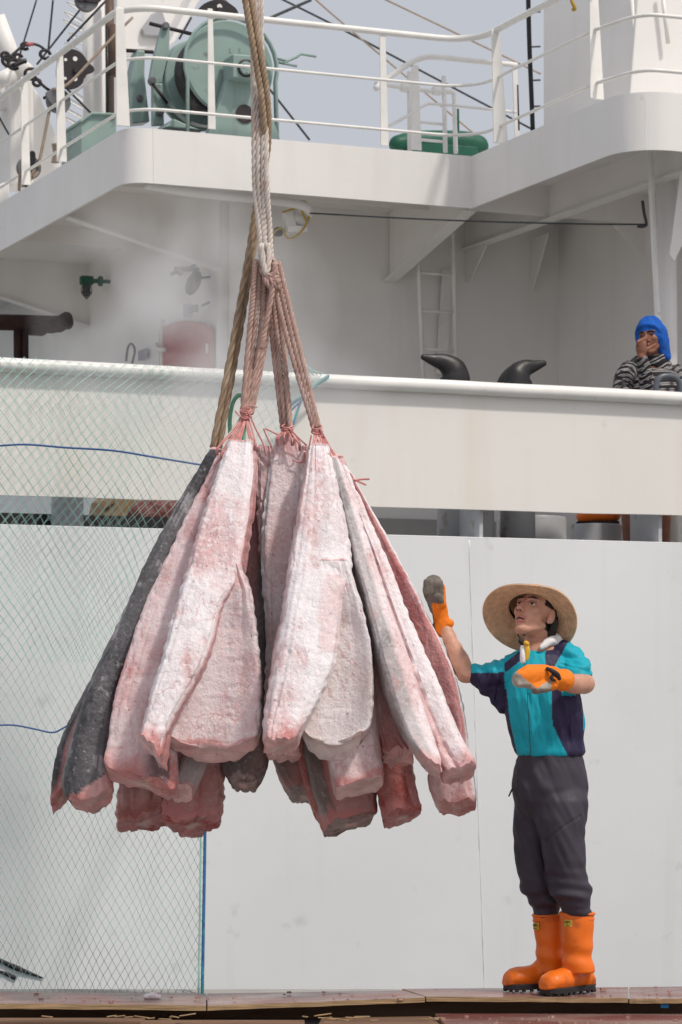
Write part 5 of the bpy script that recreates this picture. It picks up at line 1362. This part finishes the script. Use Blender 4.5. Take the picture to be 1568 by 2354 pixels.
# boots
ZF = P(1290, 2284, 11.50).z
def boot(shaft, heel, toe, label, tagpos, dsh):
    h = Vector((heel[0], heel[1], 0)); t_ = Vector((toe[0], toe[1], 0)); ax = (t_ - h).normalized(); sd = Vector((-ax.y, ax.x, 0))
    Lf = (t_ - h).length
    mb = MB()
    rr = []
    for (y, xc, hw) in shaft:
        c = m(xc, y, dsh); rr.append([c + Vector((hw * PX * math.cos(q), .062 * math.sin(q), 0)) for q in np.linspace(0, 2 * math.pi, 29)[:-1]])
    mb.rings(rr[::-1])
    fr = []
    for (s, w_, z1) in ((-.01, .030, .07), (.015, .042, .10), (.07, .046, .15), (.12, .046, .14), (.16, .048, .112), (.20, .056, .104), (.24, .060, .102), (.27, .057, .094), (.295, .044, .078), (.308, .026, .055)):
        c = h + ax * (s / .30 * Lf); ring_ = []
        for q in np.linspace(0, 2 * math.pi, 25)[:-1]:
            u = math.copysign(abs(math.cos(q)) ** .75, math.cos(q)); v = math.copysign(abs(math.sin(q)) ** .75, math.sin(q))
            zc = (z1 + .022) / 2; zh = (z1 - .022) / 2
            ring_.append(c + sd * (w_ * u * (1 if v < 0 else 1 - .25 * v)) + Vector((0, 0, ZF + zc + zh * v)))
        fr.append(ring_)
    mb.rings(fr)
    def bd(p, n_):
        z = p.z - ZF; f = .004 * fbm(p, 10, 2)
        f += .006 * math.sin((z * 60 + (p.x) * 14)) * math.exp(-((z - .16) / .045) ** 2)
        if .026 < z < .036: f += .0025
        return f
    o = blob('rubber_boot', mb, m_orange, man, .0055, 4, None, bd, label)
    out = []
    n_ = 40
    for i in range(n_):
        q = 2 * math.pi * i / n_
        s = .5 - .5 * math.cos(q); w_ = float(np.interp(s, [0, .03, .15, .45, .7, .88, .97, 1], [.012, .034, .046, .043, .056, .055, .034, .012])) * (1 if q < math.pi else -1)
        out.append(h + ax * (Lf * (s * 1.06 - .04)) + sd * w_)
    MB().prism([p + Vector((0, 0, ZF + .008)) for p in out], (0, 0, .024)).build('sole', m_sole, o, bevel=.003)
    lug = MB()
    for i in range(0, n_):
        p = out[i]; c = sum(out, Vector()) / n_; d = (c - p).normalized()
        if i % 2 == 0: lug.obox(p + d * .008 + Vector((0, 0, ZF + .0055)), ax * .006, sd * .006, Vector((0, 0, .0055)))
    lug.build('sole_lugs', m_sole, o)['kind'] = 'stuff'
    y, xc, hw = shaft[0]
    c = m(xc, y + 4, dsh)
    MB().tube([c + Vector((hw * PX * .955 * math.cos(q), .0595 * math.sin(q), 0)) for q in np.linspace(0, 2 * math.pi, 37)[:-1]], .006, 8, closed=True, cap=False).build('top_rim', m_orange, o, True)
    MB().tube([c + Vector((hw * PX * .945 * math.cos(q), .0585 * math.sin(q), -.022)) for q in np.linspace(0, 2 * math.pi, 37)[:-1]], .0035, 8, closed=True, cap=False).build('rib', m_orange, o, True)
    # the yellow tag with its print
    tx, ty, tw_ = tagpos
    ang = math.acos(max(-1, min(1, (tx - xc) / hw)))
    def on(a_, dz, k=1.05): return c + Vector((hw * PX * k * math.cos(a_), -.062 * k * math.sin(a_), dz))
    tb = MB(); z0 = -(ty - y) * PX
    rr2 = []
    for i in range(5):
        a_ = ang + (i / 4 - .5) * tw_
        rr2.append([on(a_, z0 + .014), on(a_, z0 - .014), on(a_, z0 - .014, 1.03), on(a_, z0 + .014, 1.03)])
    tb.rings(rr2); tg = tb.build('brand_tag', m_sticker, o)
    tx_ = bpy.data.curves.new('tag_print', 'FONT'); tx_.body = 'MPS'; tx_.size = .017; tx_.align_x = 'CENTER'; tx_.extrude = .0004
    t0_ = bpy.data.objects.new('tmp', tx_); COL.objects.link(t0_); bpy.context.view_layer.update()
    me_ = bpy.data.meshes.new_from_object(t0_.evaluated_get(bpy.context.evaluated_depsgraph_get())); bpy.data.objects.remove(t0_)
    me_.materials.clear(); me_.materials.append(m_paint)
    to = bpy.data.objects.new('tag_print', me_); COL.objects.link(to)
    to.parent = tg
    pn = on(ang, z0 - .002, 1.075) - ORG[man.name]
    nx_ = Vector((math.cos(ang) / hw / PX, -math.sin(ang) / .062, 0)).normalized()
    xa_ = Vector((-nx_.y, nx_.x, 0)); 
    mt = Matrix((xa_, Vector((0, 0, 1)), nx_)).transposed().to_4x4(); mt.translation = pn
    to.matrix_local = mt
    ln = MB(); ln.obox(on(ang, z0 - .009, 1.07), xa_ * .010, nx_ * .0006, Vector((0, 0, .0012))); ln.build('tag_rule', m_paint, tg)
    return o
def gp_(x, d): p = m(x, 2284, d); return (p.x, p.y)
boot([(2100, 1261, 38), (2130, 1262, 36), (2160, 1264, 34), (2190, 1266, 33), (2235, 1268, 33)], gp_(1294, .16), gp_(1163, .06), 'far orange rubber boot, partly hidden by the near one', (1231, 2124, .5), .11)
boot([(2096, 1327, 41), (2125, 1327, 39), (2155, 1326, 37), (2185, 1327, 36), (2235, 1332, 36)], gp_(1356, .07), gp_(1252, -.12), 'near orange rubber boot with wrinkled ankle', (1304, 2116, .5), -.02)

# gloves
BEI = (.36, .32, .27); GRYG = (.155, .135, .115); ORG_ = (.80, .20, .012)
g = MB()
g.limb([m(1006, 1398, .15), m(1002, 1375, .15), m(997, 1352, .15), m(996, 1345, .15)], [.036, .046, .050, .044], 20, flat=(Vector((.3, 1, 0)), .62))
g.limb([m(1014, 1392, .10), m(1012, 1378, .09), m(1006, 1370, .085), m(1002, 1376, .09)], [.022, .021, .017, .014], 14)
for i, x in enumerate((981, 991, 1002, 1012)):
    g.limb([m(x, 1362, .13), m(x - 1, 1342 - (4 if i in (1, 2) else 0), .125), m(x, 1337, .135)], [.014, .0135, .013], 10)
g.limb([m(1006, 1390, .16), m(1014, 1420, .16), m(1022, 1449, .16)], [.037, .034, .035], 20, flat=(Vector((0, 1, 0)), .85))
g.limb([m(1008, 1440, .16), m(1032, 1434, .15)], [.026, .022], 12)
def gcol(p):
    x, y = px(p)
    if y < 1387: return ORG_ if x > 1021 - (1387 - y) * .02 else tuple(c * (1 + .3 * fbm(p, 30, 2)) for c in GRYG)
    return ORG_ if x > 992 + (y - 1387) * .15 else GRYG
blob('work_glove', g, m_glove, man, .0045, 2, gcol, lambda p, n_: .0035 * fbm(p, 26, 2), 'raised glove with grey palm and orange cuff')
g = MB()
g.limb([m(1275, 1560, -.30), m(1250, 1556, -.33), m(1215, 1556, -.37), m(1196, 1561, -.39)], [.042, .052, .050, .036], 20, flat=(Vector((0, 1, .2)), .72))
g.limb([m(1268, 1574, -.34), m(1248, 1580, -.37), m(1232, 1584, -.39)], [.026, .026, .022], 14)
for i, y in enumerate((1550, 1560, 1570)):
    g.limb([m(1215, y, -.39), m(1192, y + 1, -.405), m(1184 + i * 4, y + 4, -.40)], [.016, .015, .012], 10)
g.limb([m(1268, 1556, -.30), m(1282, 1560, -.285), m(1294, 1563, -.27)], [.044, .041, .048], 20)
def gcol2(p):
    x, y = px(p)
    if x > 1268: return ORG_
    if y < 1544 + max(0, x - 1187) * .82 and y < 1582 - max(0, x - 1234) * .62: return ORG_
    return tuple(c * (1 + .3 * fbm(p, 30, 2)) * (.55 if y > 1584 else 1) for c in BEI)
gl = blob('work_glove', g, m_glove, man, .0045, 2, gcol2, lambda p, n_: .0035 * fbm(p, 26, 2), 'lowered orange glove with beige fingers and black strap')
MB().limb([m(1258, 1537, -.375), m(1270, 1543, -.385), m(1281, 1552, -.37), m(1286, 1560, -.355)], [.007, .010, .012, .008], 10).build('strap', m_strap, gl, True)
MB().limb([m(1272, 1549, -.38), m(1268, 1560, -.385), m(1276, 1564, -.375)], [.006, .007, .005], 10).build('strap', m_strap, gl, True)

# ------------------------------------------------------------------ sailor on the ship
SB = .45
def s2(x, y, d=0.0): return PB(x, y, SB) + Vector((0, d, 0))
SYY = PB(1490, 850, SB).y; SPX = SYY / F
p0 = s2(1490, 900)
sai = thing('person', 'sailor in blue hood and black striped jersey leaning on the bulwark', 'person', Vector((p0.x, p0.y, CZ + .86)))
HC2 = s2(1494, 778, 0)
fw2 = Vector((-.36, -.92, -.02)).normalized(); up2 = (Vector((-.10, 0, 1)) - fw2 * Vector((-.10, 0, 1)).dot(fw2)).normalized(); rt2 = fw2.cross(up2)
HM2 = Matrix((rt2, fw2, up2)).transposed()
def H2(x, y, z): return HC2 + (rt2 * x + fw2 * y + up2 * z) * .98
b = MB(); head_parts(b, H2, HM2, .98)
b.limb([H2(0, -.02, -.05), s2(1502, 815, .04), s2(1502, 850, .06)], [.056, .058, .07])
b.limb([s2(1500, 850, .08), s2(1498, 920, .08)], [.12, .15])
b.limb([s2(1500, 920, .08), Vector((p0.x, p0.y + .1, CZ + 1.25))], [.14, .12])
for e in (-1, 1):
    q = Vector((p0.x + .09 * e, p0.y + .1, CZ + .86))
    b.limb([q + Vector((0, 0, .42)), q + Vector((0, 0, .06)), q + Vector((0, -.08, .035))], [.075, .05, .04])
b.limb([s2(1460, 858, .06), s2(1437, 880, .0), s2(1434, 915, -.06)], [.04, .03, .03])
b.limb([s2(1484, 915, -.13), s2(1480, 880, -.145), s2(1470, 838, -.16), s2(1468, 826, -.16)], [.03, .03, .026, .026])
# hand on the mouth: palm, four curled fingers, thumb
b.limb([s2(1468, 826, -.16), s2(1468, 812, -.165), s2(1468, 802, -.165)], [.027, .036, .036], 14, flat=(Vector((.3, 1, 0)), .6))
for (x0, y0, x1, y1, x2, y2) in ((1459, 800, 1460, 793, 1467, 791), (1465, 798, 1467, 790, 1474, 789), (1470, 796, 1473, 787, 1479, 787), (1476, 797, 1478, 785, 1482, 784)):
    b.limb([s2(x0, y0, -.17), s2(x1, y1, -.18), s2(x2, y2, -.155)], [.011, .010, .009], 10)
b.limb([s2(1478, 812, -.165), s2(1489, 806, -.165), s2(1502, 798, -.15)], [.016, .012, .009], 10)
b.limb([s2(1545, 858, .06), s2(1560, 900, .0)], [.04, .035])
def skin2(p):
    l = HM2.transposed() @ (p - HC2)
    if l.length < .15 and l.y > .07 and abs(l.x) < .024 and -.075 < l.z < -.043: return (.20, .07, .06)
    return tuple(np.array((.25, .105, .065)) * (1 + .12 * fbm(p, 25, 2)))
bd2 = blob('body', b, m_skin, sai, .0055, 3, skin2)
for e in (-1, 1):
    MB().ellip(H2(.033 * e, .077, .012), .014, .008, .0045, HM2, 12, 8).build('eye', m_hair, bd2, True)
    MB().limb([H2(.015 * e, .094, .034), H2(.034 * e, .088, .036), H2(.054 * e, .070, .032)], [.005, .006, .004]).build('eyebrow', m_hair, bd2, True)
hd_ = MB()
hd_.ellip(H2(0, -.020, .045), .092, .104, .106, HM2)
hd_.limb([H2(.072, -.005, .03), H2(.072, -.01, -.04), H2(.06, -.015, -.09)], [.026, .022, .018])
hd_.limb([H2(-.058, .0, .05), H2(-.066, -.008, .0), H2(-.066, -.02, -.05), H2(-.062, -.03, -.10)], [.04, .036, .032, .026])
hd_.limb([H2(-.04, -.05, .03), H2(-.055, -.07, -.05), H2(-.075, -.07, -.12)], [.07, .055, .040])
hd_.limb([H2(.05, -.07, .0), H2(.05, -.07, -.10)], [.05, .04])
hd_.limb([H2(-.078, .028, .035), H2(-.052, .066, .070), H2(0, .080, .082), H2(.052, .066, .070), H2(.078, .028, .035)], [.014, .014, .014, .014, .014])
hd_.limb([H2(-.082, -.03, .045), H2(-.104, -.035, .055)], [.014, .007])
blob('blue_hood', hd_, m_blue, sai, .006, 3, None, lambda p, n__: .006 * fbm(Vector((p.x * 1.5, p.y, p.z * .7)), 13, 3))
def striped(mb, st, nr=46, na=22, period=.040):
    L_ = 0; acc = [0]
    P_ = [Vector(s_[0]) for s_ in st]
    path = crom(P_, nr)
    d_ = [0]
    for i in range(nr): d_.append(d_[-1] + (path[i + 1] - path[i]).length)
    fr_ = frames(path); rgs = []; cols = []
    for i in range(nr + 1):
        k = i / nr * (len(st) - 1)
        ra = float(np.interp(k, range(len(st)), [s_[1] for s_ in st])); rb = float(np.interp(k, range(len(st)), [s_[2] for s_ in st]))
        T, N, B = fr_[i]; rg_ = []
        hx = Vector((1, 0, 0)) - T * T.x; hx.normalize(); hy = T.cross(hx)
        for j in range(na):
            a_ = 2 * math.pi * j / na
            p = path[i] + hx * (ra * math.cos(a_)) + hy * (rb * math.sin(a_)); p += (p - path[i]).normalized() * .006 * fbm(p, 14, 2)
            rg_.append(p)
            q = ((d_[i] + .012 * math.sin(a_ * 2) + .01 * noise.noise(p * 9)) / period) % 1
            cols.append((.50, .48, .48, 1) if (q < .10 or .30 < q < .40) else (.016, .013, .016, 1))
        rgs.append(rg_)
    mb.rings(rgs, True, False, cols)
sj = MB()
striped(sj, [(s2(1497, 960, .08), .225, .15), (s2(1496, 905, .08), .21, .145), (s2(1498, 865, .08), .195, .13), (s2(1500, 842, .08), .165, .11), (s2(1501, 830, .05), .115, .10), (s2(1500, 820, .035), .092, .088), (s2(1499, 812, .03), .085, .082)], 110, 36)
striped(sj, [(s2(1452, 846, .06), .065, .065), (s2(1436, 868, .02), .064, .062), (s2(1430, 905, -.04), .06, .06), (s2(1440, 930, -.10), .058, .058)], 60)
striped(sj, [(s2(1486, 935, -.12), .056, .056), (s2(1482, 890, -.14), .054, .052), (s2(1475, 855, -.155), .046, .044), (s2(1468, 828, -.16), .036, .034)], 60)
striped(sj, [(s2(1545, 848, .07), .07, .07), (s2(1558, 872, .03), .066, .064), (s2(1562, 905, -.02), .06, .06), (s2(1550, 930, -.06), .058, .058)], 60)
sj.build('striped_jersey', m_cloth, sai, True)
bt = thing('orange_boots', 'pair of orange boots seen through the slot under the sailor', 'boots', PB(1372, 1204, .9))
def slot_boot(x, y, d, lab):
    q = MB(); z0 = PB(x, y, .9).z; c = PB(x, y, .9)
    q.limb([c + Vector((.10, d, .045)), c + Vector((0, d, .045)), c + Vector((-.10, d - .03, .04))], [.05, .05, .045], 14, flat=(Vector((0, 0, 1)), .8))
    q.limb([c + Vector((.10, d, .06)), c + Vector((.10, d, .25))], [.055, .06], 14)
    o = blob('boot', q, m_orange, bt, .008, 3)
    MB().obox(c + Vector((0, d - .01, .004)), Vector((.14, 0, 0)), Vector((0, .045, 0)), Vector((0, 0, .008))).build('sole', m_sole, o, bevel=.006)
slot_boot(1374, 1203, .0, ''); slot_boot(1495, 1208, .12, '')

# ================================================================== cold vapour drifting off the frozen load
def mist(name, label, c, rx, ry, rz, dens, seed):
    mb = MB().ellip(c, rx, ry, rz, None, 20, 14)
    mt = bpy.data.materials.new(name + '_vapour'); mt.use_nodes = True
    nt = mt.node_tree; N, L = nt.nodes, nt.links; N.clear()
    o_ = N.new('ShaderNodeOutputMaterial'); v = N.new('ShaderNodeVolumePrincipled')
    v.inputs['Color'].default_value = (.95, .95, .96, 1)
    tc = N.new('ShaderNodeTexCoord'); n_ = N.new('ShaderNodeTexNoise'); n_.inputs['Scale'].default_value = 2.6; n_.inputs['Detail'].default_value = 3
    L.new(tc.outputs['Object'], n_.inputs['Vector'])
    g = N.new('ShaderNodeTexGradient'); g.gradient_type = 'SPHERICAL'
    mp = N.new('ShaderNodeMapping'); mp.vector_type = 'TEXTURE'; mp.inputs['Location'].default_value = tuple(c); mp.inputs['Scale'].default_value = (rx, ry, rz)
    L.new(tc.outputs['Object'], mp.inputs['Vector']); L.new(mp.outputs[0], g.inputs['Vector'])
    r = N.new('ShaderNodeMapRange'); r.inputs[1].default_value = .40; r.inputs[2].default_value = .68; r.inputs[3].default_value = 0; r.inputs[4].default_value = dens
    L.new(n_.outputs['Fac'], r.inputs[0])
    x = N.new('ShaderNodeMath'); x.operation = 'MULTIPLY'; L.new(r.outputs[0], x.inputs[0]); L.new(g.outputs['Fac'], x.inputs[1])
    L.new(x.outputs[0], v.inputs['Density']); L.new(v.outputs[0], o_.inputs['Volume'])
    ob = mb.build(name, mt); ob['kind'] = 'stuff'; tag(ob, label, 'mist')
    return ob
mist('cold_vapour', 'thin white vapour drifting in front of the recess at left', P(425, 735, 14.4), .85, .5, .78, 3.8, 1)
mist('cold_vapour', 'thin white vapour around the fish tails and lashings', P(610, 960, 12.5), .60, .35, .50, 3.2, 2)
